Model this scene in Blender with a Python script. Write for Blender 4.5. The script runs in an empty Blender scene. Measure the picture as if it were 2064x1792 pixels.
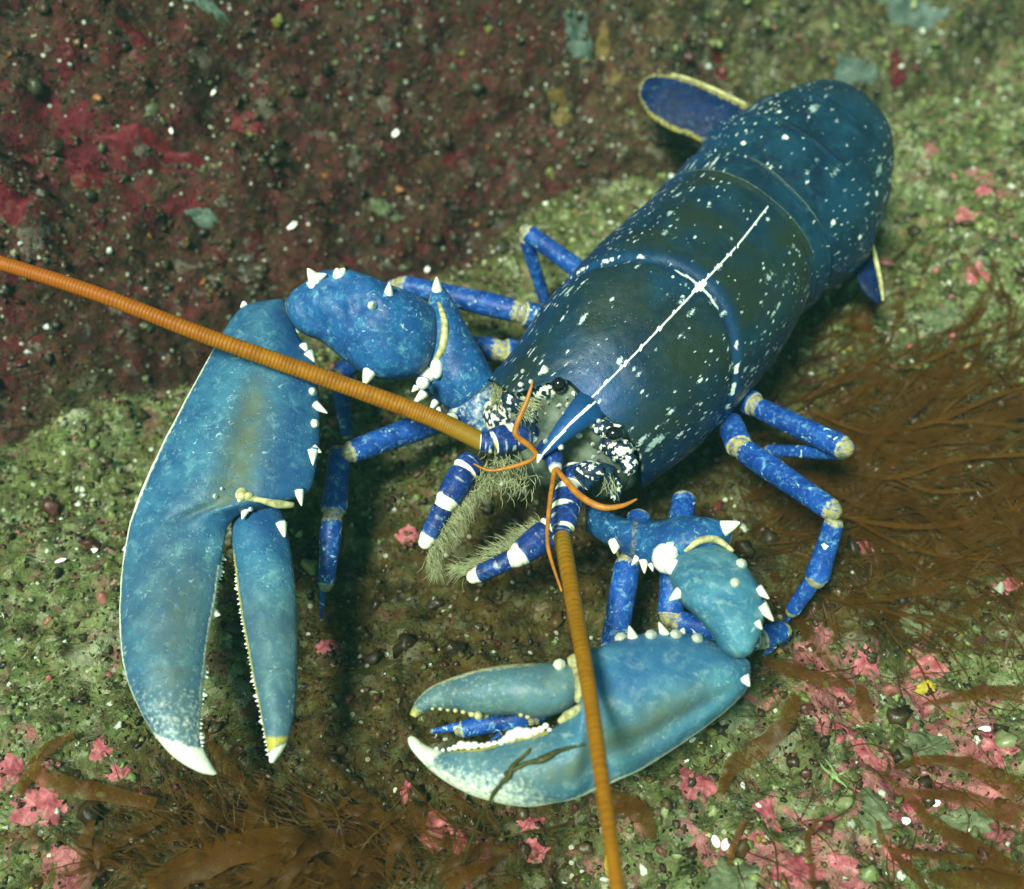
import bpy, math, random
import numpy as np
from mathutils import Vector

scene = bpy.context.scene
R = math.radians
U = 0.01                      # the numbers below are centimetres; the scene is in metres

# ------------------------------------------------------------------ camera, water light, exposure
PITCH = R(52.0)
CAM = np.array([0.0, -50*math.cos(PITCH), 50*math.sin(PITCH)])
FPX, CX, CY = 2457.0, 1032.0, 896.0          # focal length and centre in a 2064 x 1792 measuring grid
cam_d = bpy.data.cameras.new('camera')
cam = bpy.data.objects.new('camera', cam_d)
scene.collection.objects.link(cam)
cam.location = Vector(CAM*U)
cam.rotation_euler = (math.pi/2 - PITCH, 0, 0)
cam_d.sensor_fit = 'HORIZONTAL'; cam_d.sensor_width = 36.0
cam_d.lens = 36.0*FPX/2064.0
cam_d.clip_start = 0.01; cam_d.clip_end = 60.0
cam_d.dof.use_dof = True
cam_d.dof.focus_distance = 0.425
cam_d.dof.aperture_fstop = 7.5
scene.camera = cam

SUN_EL, SUN_AZ = R(60), R(-143)               # azimuth measured from +y towards +x
world = bpy.data.worlds.new("World"); scene.world = world
world.use_nodes = True
wn = world.node_tree; wn.nodes.clear()
w_out = wn.nodes.new('ShaderNodeOutputWorld'); w_bg = wn.nodes.new('ShaderNodeBackground')
w_sky = wn.nodes.new('ShaderNodeTexSky'); w_sky.sky_type = 'NISHITA'; w_sky.sun_disc = False
w_sky.sun_elevation = SUN_EL; w_sky.sun_rotation = SUN_AZ
w_mul = wn.nodes.new('ShaderNodeMix'); w_mul.data_type = 'RGBA'; w_mul.blend_type = 'MULTIPLY'
w_mul.inputs[0].default_value = 1.0
wn.links.new(w_sky.outputs[0], w_mul.inputs[6])
w_mul.inputs[7].default_value = (0.62, 1.0, 0.62, 1)      # daylight filtered by green water
wn.links.new(w_mul.outputs[2], w_bg.inputs[0]); w_bg.inputs[1].default_value = 0.11
wn.links.new(w_bg.outputs[0], w_out.inputs[0])

sun_d = bpy.data.lights.new('sun', 'SUN'); sun = bpy.data.objects.new('sun', sun_d)
scene.collection.objects.link(sun)
sun_d.energy = 4.4; sun_d.angle = R(13); sun_d.color = (0.92, 1.0, 0.86)
sd = Vector((math.sin(SUN_AZ)*math.cos(SUN_EL), math.cos(SUN_AZ)*math.cos(SUN_EL), math.sin(SUN_EL)))
sun.rotation_euler = sd.to_track_quat('Z', 'Y').to_euler()
sun.location = sd*3

scene.view_settings.view_transform = 'Standard'
scene.view_settings.look = 'None'
scene.view_settings.gamma = 1.0
scene.view_settings.exposure = 0.56
scene.render.engine = 'CYCLES'
scene.cycles.max_bounces = 6

rng = np.random.default_rng(7)
random.seed(7)

# ------------------------------------------------------------------ maths helpers
_F = np.array([0, math.cos(PITCH), -math.sin(PITCH)])
_UP = np.array([0, math.sin(PITCH), math.cos(PITCH)])
def ray(x, y):
    return np.array([(x-CX)/FPX, 0, 0]) + _F - (y-CY)/FPX*_UP
def P(x, y, z):                               # where a sight line meets the height z
    d = ray(x, y); return CAM + d*((z-CAM[2])/d[2])
def nrm(v): return v/(np.linalg.norm(v, axis=-1, keepdims=True)+1e-12)
def sstep(a, b, x):
    t = np.clip((x-a)/(b-a), 0, 1); return t*t*(3-2*t)

_perm = rng.permutation(512)
_grad = nrm(rng.normal(size=(512, 2)))
def perlin(x, y, seed=0):
    xi = np.floor(x).astype(int); yi = np.floor(y).astype(int)
    xf = x-xi; yf = y-yi
    u = xf**3*(xf*(xf*6-15)+10); v = yf**3*(yf*(yf*6-15)+10)
    def g(ix, iy, fx, fy):
        h = _perm[(_perm[(ix+seed*37) % 512]+iy) % 512]
        return _grad[h, 0]*fx + _grad[h, 1]*fy
    a = g(xi, yi, xf, yf); b = g(xi+1, yi, xf-1, yf)
    c = g(xi, yi+1, xf, yf-1); d = g(xi+1, yi+1, xf-1, yf-1)
    return 1.5*((a*(1-u)+b*u)*(1-v) + (c*(1-u)+d*u)*v)
def fbm(x, y, seed=0, octv=4):
    x = np.asarray(x, float); y = np.asarray(y, float)
    s = 0; a = 1.0
    for k in range(octv):
        s = s + a*perlin(x*2**k+17.3*k, y*2**k-9.1*k, seed+k); a *= .5
    return s

# the foot of the rock slope runs from the left of the view to the far right
W0, W1 = np.array([-21.0, 1.5]), np.array([28.0, 29.0])
_wd = (W1-W0)/np.linalg.norm(W1-W0); _wn = np.array([-_wd[1], _wd[0]])
def slope_dist(x, y):
    d = (x-W0[0])*_wn[0] + (y-W0[1])*_wn[1]
    return d + 1.6*fbm(x*.09+3, y*.09, 21, 2)
def ground(x, y, fine=True):
    x = np.asarray(x, float); y = np.asarray(y, float)
    d = slope_dist(x, y)
    rise = np.where(d > 0, np.minimum(d*d*.16, (d-3.0)*1.08+1.55), 0.0)
    rise = np.where(d > 40, rise, rise)
    h = rise - .5 - .9*np.exp(-((d-.1)/.9)**2)*sstep(6, -8, x)
    x = x+_wn[0]*rise; y = y+_wn[1]*rise          # keep the relief even on the steep face
    h = h + 1.0*fbm(x*.07, y*.07, 1, 2) + (.75+.5*sstep(1, 5, d))*fbm(x*.24, y*.24, 5, 3)
    if fine:
        r = 1-np.abs(fbm(x*.55, y*.55, 11, 3)); h = h + .30*(r-.6)
        h = h + .20*fbm(x*1.3, y*1.3, 15, 3) + .07*np.abs(fbm(x*4, y*4, 19, 2))
    x = x-_wn[0]*rise; y = y-_wn[1]*rise
    calm = np.exp(-((x-5)**2+(y-1)**2)/160.)
    return h*(1-.35*calm) - .5*calm
def PG(x, y, off=0.0):                        # where a sight line meets the bed
    d = ray(x, y); t0 = 25.0
    ts = np.linspace(25, 110, 700)
    q = CAM[None]+d[None]*ts[:, None]
    below = q[:, 2] < ground(q[:, 0], q[:, 1])+off
    i = int(np.argmax(below)) if below.any() else 699
    return q[i].copy()

# ------------------------------------------------------------------ mesh helpers
def link(o): scene.collection.objects.link(o); return o
_origin = {}
def tag(o, label=None, cat=None, group=None, kind=None):
    if label: o['label'] = label
    if cat: o['category'] = cat
    if group: o['group'] = group
    if kind: o['kind'] = kind
    return o
def empty(name, loc, **kw):
    o = link(bpy.data.objects.new(name, None)); o.location = Vector(np.asarray(loc)*U)
    o.empty_display_size = .02
    _origin[o.name] = np.asarray(loc, float); return tag(o, **kw)
def build(name, parts, mat, parent=None, smooth=True, origin=None):
    """parts: list of (verts[n,3] in cm, faces, attrs dict) merged into ONE mesh object"""
    V = []; Fq = []; A = {}; n = 0
    keys = set(k for p in parts for k in p[2])
    for v, f, a in parts:
        v = np.asarray(v, float); V.append(v)
        Fq += [tuple(i+n for i in q) for q in f] if not isinstance(f, np.ndarray) else [tuple(q) for q in (f+n).tolist()]
        for k in keys:
            d = a.get(k)
            A.setdefault(k, []).append(np.zeros((len(v), 4)) if d is None else np.asarray(d, float))
        n += len(v)
    V = np.concatenate(V)
    o0 = V.mean(0) if origin is None else np.asarray(origin, float)
    me = bpy.data.meshes.new(name)
    me.from_pydata(((V-o0)*U).tolist(), [], Fq)
    for k in keys:
        at = me.color_attributes.new(k, 'FLOAT_COLOR', 'POINT')
        at.data.foreach_set('color', np.concatenate(A[k]).astype(np.float32).ravel())
    me.polygons.foreach_set('use_smooth', [smooth]*len(me.polygons))
    me.materials.append(mat); me.update()
    o = link(bpy.data.objects.new(name, me))
    po = np.zeros(3)
    if parent is not None: o.parent = parent; po = _origin[parent.name]
    o.location = Vector((o0-po)*U); _origin[o.name] = o0
    return o

def cr(pts, n):                               # Catmull-Rom resampling of rows
    p = np.asarray(pts, float); m = len(p)
    t = np.linspace(0, m-1, n); i = np.minimum(t.astype(int), m-2); f = (t-i)[:, None]
    p0 = p[np.maximum(i-1, 0)]; p1 = p[i]; p2 = p[i+1]; p3 = p[np.minimum(i+2, m-1)]
    return .5*((2*p1)+(-p0+p2)*f+(2*p0-5*p1+4*p2-p3)*f*f+(-p0+3*p1-3*p2+p3)*f**3)

def gridfaces(m, n, wrap=True):
    i = np.arange(m-1)[:, None]; j = np.arange(n if wrap else n-1)[None]
    j2 = (j+1) % n
    f = np.stack([i*n+j, i*n+j2, (i+1)*n+j2, (i+1)*n+j], -1)
    return f.reshape(-1, 4)
def caps(m, n):
    return [tuple(range(n-1, -1, -1)), tuple((m-1)*n+k for k in range(n))]

ANG = [0]
def tube(pts, rad, n=10, k=4, attr=None, squash=1.0):
    """round tapered tube through 3-D points; attr(s)->pig rows"""
    pts = np.asarray(pts, float); m = (len(pts)-1)*k+1
    c = cr(pts, m); r = np.interp(np.linspace(0, len(pts)-1, m), np.arange(len(rad)), rad)
    T = nrm(np.gradient(c, axis=0))
    a = np.array([0, 0, 1.0]); 
    S = nrm(np.cross(T, a)+1e-6); Nn = nrm(np.cross(S, T))
    th = np.linspace(0, 2*np.pi, n, endpoint=False)
    v = c[:, None]+r[:, None, None]*(np.cos(th)[None, :, None]*S[:, None]+squash*np.sin(th)[None, :, None]*Nn[:, None])
    f = [tuple(q) for q in gridfaces(m, n).tolist()]+caps(m, n)
    s = np.repeat(np.linspace(0, 1, m), n); ANG[0] = np.tile(th, m)
    A = {} if attr is None else {'pig': attr(s)}
    return v.reshape(-1, 3), f, A

def spine(base, tip, r, bend=0.0, n=8):
    base = np.asarray(base, float); tip = np.asarray(tip, float)
    L = tip-base
    pts = [base-.25*L, base, base+.35*L, base+.7*L+np.array([0, 0, bend]), base+.92*L+np.array([0, 0, bend]), tip]
    return tube(pts, [r*1.25, r*1.10, r*.82, r*.48, r*.22, r*.05], n, 3, lambda s: np.stack([1.35*sstep(.04, .2, s), .1*sstep(.34, .2, s), 0*s, 0*s+1], -1))

def ball(c, r, n=12, m=8, sc=(1, 1, 1)):
    ph = np.linspace(.02, np.pi-.02, m); th = np.linspace(0, 2*np.pi, n, endpoint=False)
    v = np.stack([np.sin(ph)[:, None]*np.cos(th), np.sin(ph)[:, None]*np.sin(th), np.cos(ph)[:, None]+0*th], -1)
    v = v*np.asarray(sc)*r+np.asarray(c)
    return v.reshape(-1, 3), [tuple(q) for q in gridfaces(m, n).tolist()]+caps(m, n), {}

from mathutils.bvhtree import BVHTree
SURF = []                                     # shells built so far, for seating spines and teeth on them
_tree = {}
def tree():
    if _tree.get('n') != len(SURF):
        V, Fc, n = [], [], 0
        for v, f in SURF:
            V += v.tolist(); Fc += [tuple(i+n for i in q) for q in f]; n += len(v)
        _tree['t'] = BVHTree.FromPolygons(V, Fc); _tree['n'] = len(SURF)
    return _tree['t']
def seat(x, y, z):                            # the point of the shell seen there, or the nearest one's depth
    d = ray(x, y); t = tree(); g = P(x, y, z)
    hit = t.ray_cast(Vector(CAM+d*20), Vector(d).normalized(), 60)[0]
    if hit is None or np.linalg.norm(np.array(hit)-g) > 4: hit = t.find_nearest(Vector(g))[0]
    return CAM+d*((np.array(hit)-CAM)@_F)
def slab(edges, zs, thick, n=40, k=5, pig=None, groove=None, bumps=.03, seed=0, lens=.3, tilt=0.0, flat=1.0):
    """closed horny segment from pairs of edge points (seen in the measuring grid) at heights zs; thick = half thickness (cm) per station"""
    L, Rr = [], []
    for (a, b), z in zip(edges, zs):
        dep = (P((a[0]+b[0])/2, (a[1]+b[1])/2, z)-CAM)@_F
        L.append(CAM+ray(*a)*dep); Rr.append(CAM+ray(*b)*dep)
    L, Rr = np.array(L), np.array(Rr)
    m = (len(edges)-1)*k+1
    L = cr(L, m); Rr = cr(Rr, m)
    th = np.interp(np.linspace(0, len(edges)-1, m), np.arange(len(thick)), thick)
    C = (L+Rr)/2; H = (Rr-L)/2
    hh = nrm(H); Nn = nrm(CAM[None]-C); Nn = nrm(Nn-(Nn*hh).sum(1, keepdims=True)*hh)
    a = np.linspace(0, 2*np.pi, n, endpoint=False)
    x = np.cos(a); y = np.sign(np.sin(a))*np.abs(np.sin(a))**flat*((1-lens)+lens*np.abs(np.sin(a)))
    s = np.linspace(0, 1, m)
    X = np.broadcast_to(x, (m, n)); Y = np.broadcast_to(y, (m, n)).copy()
    S = np.broadcast_to(s[:, None], (m, n))
    if groove is not None: Y = np.where(Y > 0, Y*(1-groove(S, X)), Y)
    v = C[:, None]+X[..., None]*H[:, None]+(Y*th[:, None])[..., None]*Nn[:, None]
    b = fbm(v[..., 0]*1.1+v[..., 2], v[..., 1]*1.1, 40+seed, 3)
    v = v+(bumps*b*np.sin(np.pi*np.clip(S, 0.02, .98)))[..., None]*Nn[:, None]
    f = [tuple(q) for q in gridfaces(m, n).tolist()]+caps(m, n)
    A = {}
    if pig is not None: A['pig'] = np.stack(np.broadcast_arrays(*pig(S, X, Y)), -1).reshape(-1, 4)
    SURF.append((v.reshape(-1, 3), f))
    return v.reshape(-1, 3), f, A

# ------------------------------------------------------------------ material helpers
def newmat(name):
    m = bpy.data.materials.new(name); m.use_nodes = True; nt = m.node_tree; nt.nodes.clear()
    out = nt.nodes.new('ShaderNodeOutputMaterial'); bs = nt.nodes.new('ShaderNodeBsdfPrincipled')
    nt.links.new(bs.outputs[0], out.inputs[0]); return m, nt, bs, out
def sock(nt, dst, v):
    if isinstance(v, bpy.types.NodeSocket): nt.links.new(v, dst)
    elif isinstance(v, (tuple, list)) and dst.type == 'RGBA' and len(v) == 3: dst.default_value = (*v, 1)
    else: dst.default_value = v
def mixc(nt, f, a, b, mode='MIX'):
    n = nt.nodes.new('ShaderNodeMix'); n.data_type = 'RGBA'; n.blend_type = mode
    sock(nt, n.inputs[0], f); sock(nt, n.inputs[6], a); sock(nt, n.inputs[7], b); return n.outputs[2]
def mth(nt, op, a, b=0.0, clamp=False):
    n = nt.nodes.new('ShaderNodeMath'); n.operation = op; n.use_clamp = clamp
    sock(nt, n.inputs[0], a); sock(nt, n.inputs[1], b); return n.outputs[0]
def rng_(nt, v, a, b, c=0.0, d=1.0):
    n = nt.nodes.new('ShaderNodeMapRange'); n.interpolation_type = 'SMOOTHSTEP'
    sock(nt, n.inputs[0], v); sock(nt, n.inputs[1], a); sock(nt, n.inputs[2], b); n.inputs[3].default_value = c; n.inputs[4].default_value = d
    return n.outputs[0]
def coord(nt, scale=(1, 1, 1), kind='Object', attr=None):
    if attr:
        a = nt.nodes.new('ShaderNodeAttribute'); a.attribute_name = attr; src = a.outputs['Vector']
    else:
        src = nt.nodes.new('ShaderNodeTexCoord').outputs[kind]
    m = nt.nodes.new('ShaderNodeMapping'); nt.links.new(src, m.inputs[0]); m.inputs[3].default_value = scale
    return m.outputs[0]
def noise(nt, vec, scale, detail=4, rough=.55, dist=0.0):
    n = nt.nodes.new('ShaderNodeTexNoise'); nt.links.new(vec, n.inputs['Vector'])
    n.inputs['Scale'].default_value = scale; n.inputs['Detail'].default_value = detail
    n.inputs['Roughness'].default_value = rough; n.inputs['Distortion'].default_value = dist
    return n.outputs[0], n.outputs[1]
def voro(nt, vec, scale, feature='F1', rand=1.0):
    n = nt.nodes.new('ShaderNodeTexVoronoi'); n.feature = feature; nt.links.new(vec, n.inputs['Vector'])
    n.inputs['Scale'].default_value = scale; n.inputs['Randomness'].default_value = rand
    return n.outputs['Distance'], n.outputs['Color'] if feature != 'DISTANCE_TO_EDGE' else None
def attr_rgb(nt, name):
    a = nt.nodes.new('ShaderNodeAttribute'); a.attribute_name = name
    s = nt.nodes.new('ShaderNodeSeparateColor'); nt.links.new(a.outputs['Color'], s.inputs[0])
    return s.outputs[0], s.outputs[1], s.outputs[2], a.outputs['Alpha'], a.outputs['Color']
def bump(nt, h, strength, dist, bs, prev=None):
    b = nt.nodes.new('ShaderNodeBump'); b.inputs['Strength'].default_value = strength; b.inputs['Distance'].default_value = dist
    nt.links.new(h, b.inputs['Height'])
    if prev is not None: nt.links.new(prev, b.inputs['Normal'])
    nt.links.new(b.outputs[0], bs.inputs['Normal']); return b.outputs[0]
def sep1(nt, col, i=0):
    s = nt.nodes.new('ShaderNodeSeparateColor'); nt.links.new(col, s.inputs[0]); return s.outputs[i]

CREAM = (0.80, 0.80, 0.62); YEL = (0.42, 0.36, 0.05)
def shell(name, dark, mid, light, mott=90, speck=.5, speck_col=(.45, .62, .62), rough=.38, speck_scale=420, wear=.75, edge_n=700):
    m, nt, bs, out = newmat(name)
    co = coord(nt)
    n1, _ = noise(nt, co, mott, 5, .6)
    col = mixc(nt, rng_(nt, n1, .34, .68), dark, mid)
    n2, _ = noise(nt, co, mott*2.3, 6, .7, .6)
    col = mixc(nt, mth(nt, 'MULTIPLY', rng_(nt, n2, .52, .74), wear), col, light)
    n9, _ = noise(nt, co, mott*4.5, 5, .72, .8)
    col = mixc(nt, mth(nt, 'MULTIPLY', rng_(nt, n9, .54, .68), .55*wear), col, light)
    col = mixc(nt, mth(nt, 'MULTIPLY', rng_(nt, n9, .46, .34), .6), col, dark)
    n4, _ = noise(nt, co, mott*.35, 3, .5)
    n3, _ = noise(nt, co, speck_scale, 3, .6, 1.2)
    sp = mth(nt, 'MULTIPLY', rng_(nt, n3, .63, .70), mth(nt, 'MULTIPLY', rng_(nt, n4, .35, .62), speck))
    col = mixc(nt, sp, col, speck_col)
    r, g, b, a, _ = attr_rgb(nt, 'pig')
    col = mixc(nt, mth(nt, 'MULTIPLY', mth(nt, 'SUBTRACT', 1.0, a), rng_(nt, n1, .25, .7, 1.0, .55)), col, (dark[0]*.6, dark[1]*.62, dark[2]*.98))
    n5, _ = noise(nt, co, edge_n, 3, .6)
    n6, _ = noise(nt, co, 160, 4, .6)
    col = mixc(nt, mth(nt, 'MULTIPLY', b, rng_(nt, n6, .25, .6, .55, 1.0)), col, (0.095, 0.125, 0.085))
    pale = rng_(nt, mth(nt, 'ADD', r, mth(nt, 'MULTIPLY', mth(nt, 'SUBTRACT', n5, .5), .9)), .25, .75)
    col = mixc(nt, pale, col, CREAM)
    col = mixc(nt, rng_(nt, mth(nt, 'ADD', g, mth(nt, 'MULTIPLY', mth(nt, 'SUBTRACT', n5, .5), .7)), .3, .7), col, YEL)
    sock(nt, bs.inputs['Base Color'], col)
    bs.inputs['Roughness'].default_value = rough; bs.inputs['Specular IOR Level'].default_value = .28
    n7, _ = noise(nt, co, 260, 5, .65)
    sock(nt, bs.inputs['Roughness'], rng_(nt, n7, .3, .7, rough, rough+.22))
    pit, pc = voro(nt, co, 620); pits = rng_(nt, mth(nt, 'ADD', pit, mth(nt, 'MULTIPLY', sep1(nt, pc, 0), .5)), .18, .42)
    p = bump(nt, n7, .45, .0007, bs); bump(nt, pits, .5, .0003, bs, p)
    return m
MAT = {}
MAT['claw'] = shell('claw_shell', (.017, .084, .175), (.044, .168, .260), (.18, .38, .41), 75, .8)
MAT['pale_claw'] = shell('pale_claw_shell', (.032, .138, .225), (.085, .250, .320), (.34, .50, .47), 70, .7)
MAT['arm'] = shell('arm_shell', (.010, .055, .19), (.016, .11, .28), (.14, .38, .44), 110, .9)
MAT['leg'] = shell('leg_shell', (.005, .035, .20), (.011, .078, .35), (.16, .40, .55), 130, 2.4, (.5, .72, .76), .36, 210, .9)
MAT['dark_face'] = shell('dark_face_shell', (.005, .012, .030), (.010, .030, .075), (.06, .14, .20), 150, .6, edge_n=260)
MAT['mouth'] = shell('mouthpart_shell', (.006, .019, .105), (.011, .040, .22), (.07, .20, .42), 150, .5, edge_n=260)

def simple(name, col, rough=.4, var=.25, scale=300, spec=.5, sss=0.0):
    m, nt, bs, out = newmat(name); co = coord(nt)
    n, _ = noise(nt, co, scale, 4, .6)
    c2 = tuple(c*(1-var) for c in col); c3 = tuple(min(1, c*(1+var*.5)) for c in col)
    sock(nt, bs.inputs['Base Color'], mixc(nt, rng_(nt, n, .3, .7), c2, c3))
    bs.inputs['Roughness'].default_value = rough; bs.inputs['Specular IOR Level'].default_value = spec
    if sss:
        bs.inputs['Subsurface Weight'].default_value = sss; bs.inputs['Subsurface Radius'].default_value = (.004, .003, .002)
        bs.inputs['Subsurface Scale'].default_value = 1.0
    bump(nt, n, .3, .0004, bs); return m
MAT['spine'] = simple('white_spine', (.86, .86, .74), .35, .12)
MAT['membrane'] = simple('joint_membrane', (.50, .46, .20), .5, .5, 400)
MAT['eye'] = simple('black_eye', (.006, .006, .008), .12, .2)
MAT['hair'] = simple('cream_setae', (.40, .42, .21), .7, .4)
MAT['face'] = simple('face_membrane', (.085, .115, .075), .6, .6, 200)

def body_mat():
    m, nt, bs, out = newmat('carapace_shell')
    co = coord(nt); uv = coord(nt, (1, 1, 1), attr='buv')
    n1, _ = noise(nt, co, 55, 5, .6)
    col = mixc(nt, rng_(nt, n1, .32, .68), (.003, .015, .034), (.006, .038, .070))
    n2, _ = noise(nt, co, 180, 5, .65, .5)
    col = mixc(nt, mth(nt, 'MULTIPLY', rng_(nt, n2, .5, .75), .35), col, (.02, .11, .15))
    r, g, b, a, _ = attr_rgb(nt, 'pig')
    col = mixc(nt, mth(nt, 'MULTIPLY', b, rng_(nt, n2, .2, .7, .7, 1.0)), col, (.015, .026, .014))
    fr, fb, fc, fa, _ = attr_rgb(nt, 'fleck')
    col = mixc(nt, fb, col, (.010, .075, .24))          # clear blue areas
    # white flecks drawn out along the body
    _, wob = noise(nt, uv, .9, 3, .6)
    v1 = mixc(nt, .28, uv, wob, 'ADD')
    for sc, k, rr, seed in ((1.3, (.34, 1, 1), .21, 0), (2.4, (.34, 1, 1), .22, 5), (3.1, (.30, 1, 1), .22, 13), (4.6, (.4, 1, 1), .23, 9), (6.0, (.4, 1, 1), .23, 3)):
        mp = nt.nodes.new('ShaderNodeMapping'); nt.links.new(v1, mp.inputs[0]); mp.inputs[3].default_value = k; mp.inputs[1].default_value = (seed, seed*.7, 0)
        d, c = voro(nt, mp.outputs[0], sc)
        gate = mth(nt, 'LESS_THAN', sep1(nt, c, 0), mth(nt, 'MULTIPLY', fr, .72))
        size = mth(nt, 'ADD', mth(nt, 'MULTIPLY', sep1(nt, c, 1), rr*.75), rr*.2)
        nn, _ = noise(nt, uv, sc*5, 3, .6)
        dd = mth(nt, 'ADD', d, mth(nt, 'MULTIPLY', mth(nt, 'SUBTRACT', nn, .5), .55))
        msk = mth(nt, 'MULTIPLY', rng_(nt, mth(nt, 'SUBTRACT', size, dd), -.05, .09), gate)
        tint = mixc(nt, sep1(nt, c, 2), (.22, .32, .28), (.72, .80, .74))
        col = mixc(nt, msk, col, tint)
    n5, _ = noise(nt, co, 800, 3, .6)
    pale = rng_(nt, mth(nt, 'ADD', r, mth(nt, 'MULTIPLY', mth(nt, 'SUBTRACT', n5, .5), .7)), .3, .62)
    col = mixc(nt, pale, col, (.78, .84, .70))
    col = mixc(nt, rng_(nt, mth(nt, 'ADD', g, mth(nt, 'MULTIPLY', mth(nt, 'SUBTRACT', n5, .5), .4)), .35, .7), col, (.24, .31, .13))
    sock(nt, bs.inputs['Base Color'], col)
    n7, _ = noise(nt, co, 330, 5, .65)
    sock(nt, bs.inputs['Roughness'], rng_(nt, n7, .3, .7, .30, .55)); bs.inputs['Specular IOR Level'].default_value = .32
    pit, pc = voro(nt, co, 700); pits = rng_(nt, mth(nt, 'ADD', pit, mth(nt, 'MULTIPLY', sep1(nt, pc, 0), .5)), .18, .42)
    p = bump(nt, n7, .35, .0006, bs); bump(nt, pits, .45, .00025, bs, p)
    return m
MAT['body'] = body_mat()
MAT['tail'] = shell('tail_shell', (.003, .009, .04), (.005, .018, .075), (.02, .06, .14), 150, .3)
MAT['tail'].node_tree.nodes['Principled BSDF'].inputs['Specular IOR Level'].default_value = .08

def antenna_mat():
    m, nt, bs, out = newmat('antenna_shell'); r, g, b, a, _ = attr_rgb(nt, 'pig')
    co = coord(nt); n, _ = noise(nt, co, 200, 4, .6)
    col = mixc(nt, rng_(nt, n, .3, .7), (.235, .080, .001), (.35, .135, .002)); col = mixc(nt, mth(nt, 'MULTIPLY', b, .75), col, (.33, .072, .001))
    col = mixc(nt, mth(nt, 'MULTIPLY', g, .85), col, (.23, .135, .006))
    w = nt.nodes.new('ShaderNodeMath'); w.operation = 'SINE'; nt.links.new(mth(nt, 'MULTIPLY', r, 1.0), w.inputs[0])
    ring = rng_(nt, w.outputs[0], .45, .95)
    n2, _ = noise(nt, co, 350, 3, .6)
    col = mixc(nt, mth(nt, 'MULTIPLY', ring, rng_(nt, n2, .35, .6, .1, .55)), col, (.07, .03, .008))
    sock(nt, bs.inputs['Base Color'], col); bs.inputs['Roughness'].default_value = .5; bs.inputs['Specular IOR Level'].default_value = .2
    bump(nt, w.outputs[0], .25, .0002, bs)
    return m
MAT['antenna'] = antenna_mat()
MAT['antennule'] = simple('antennule_orange', (.46, .16, .012), .5, .35)

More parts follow.
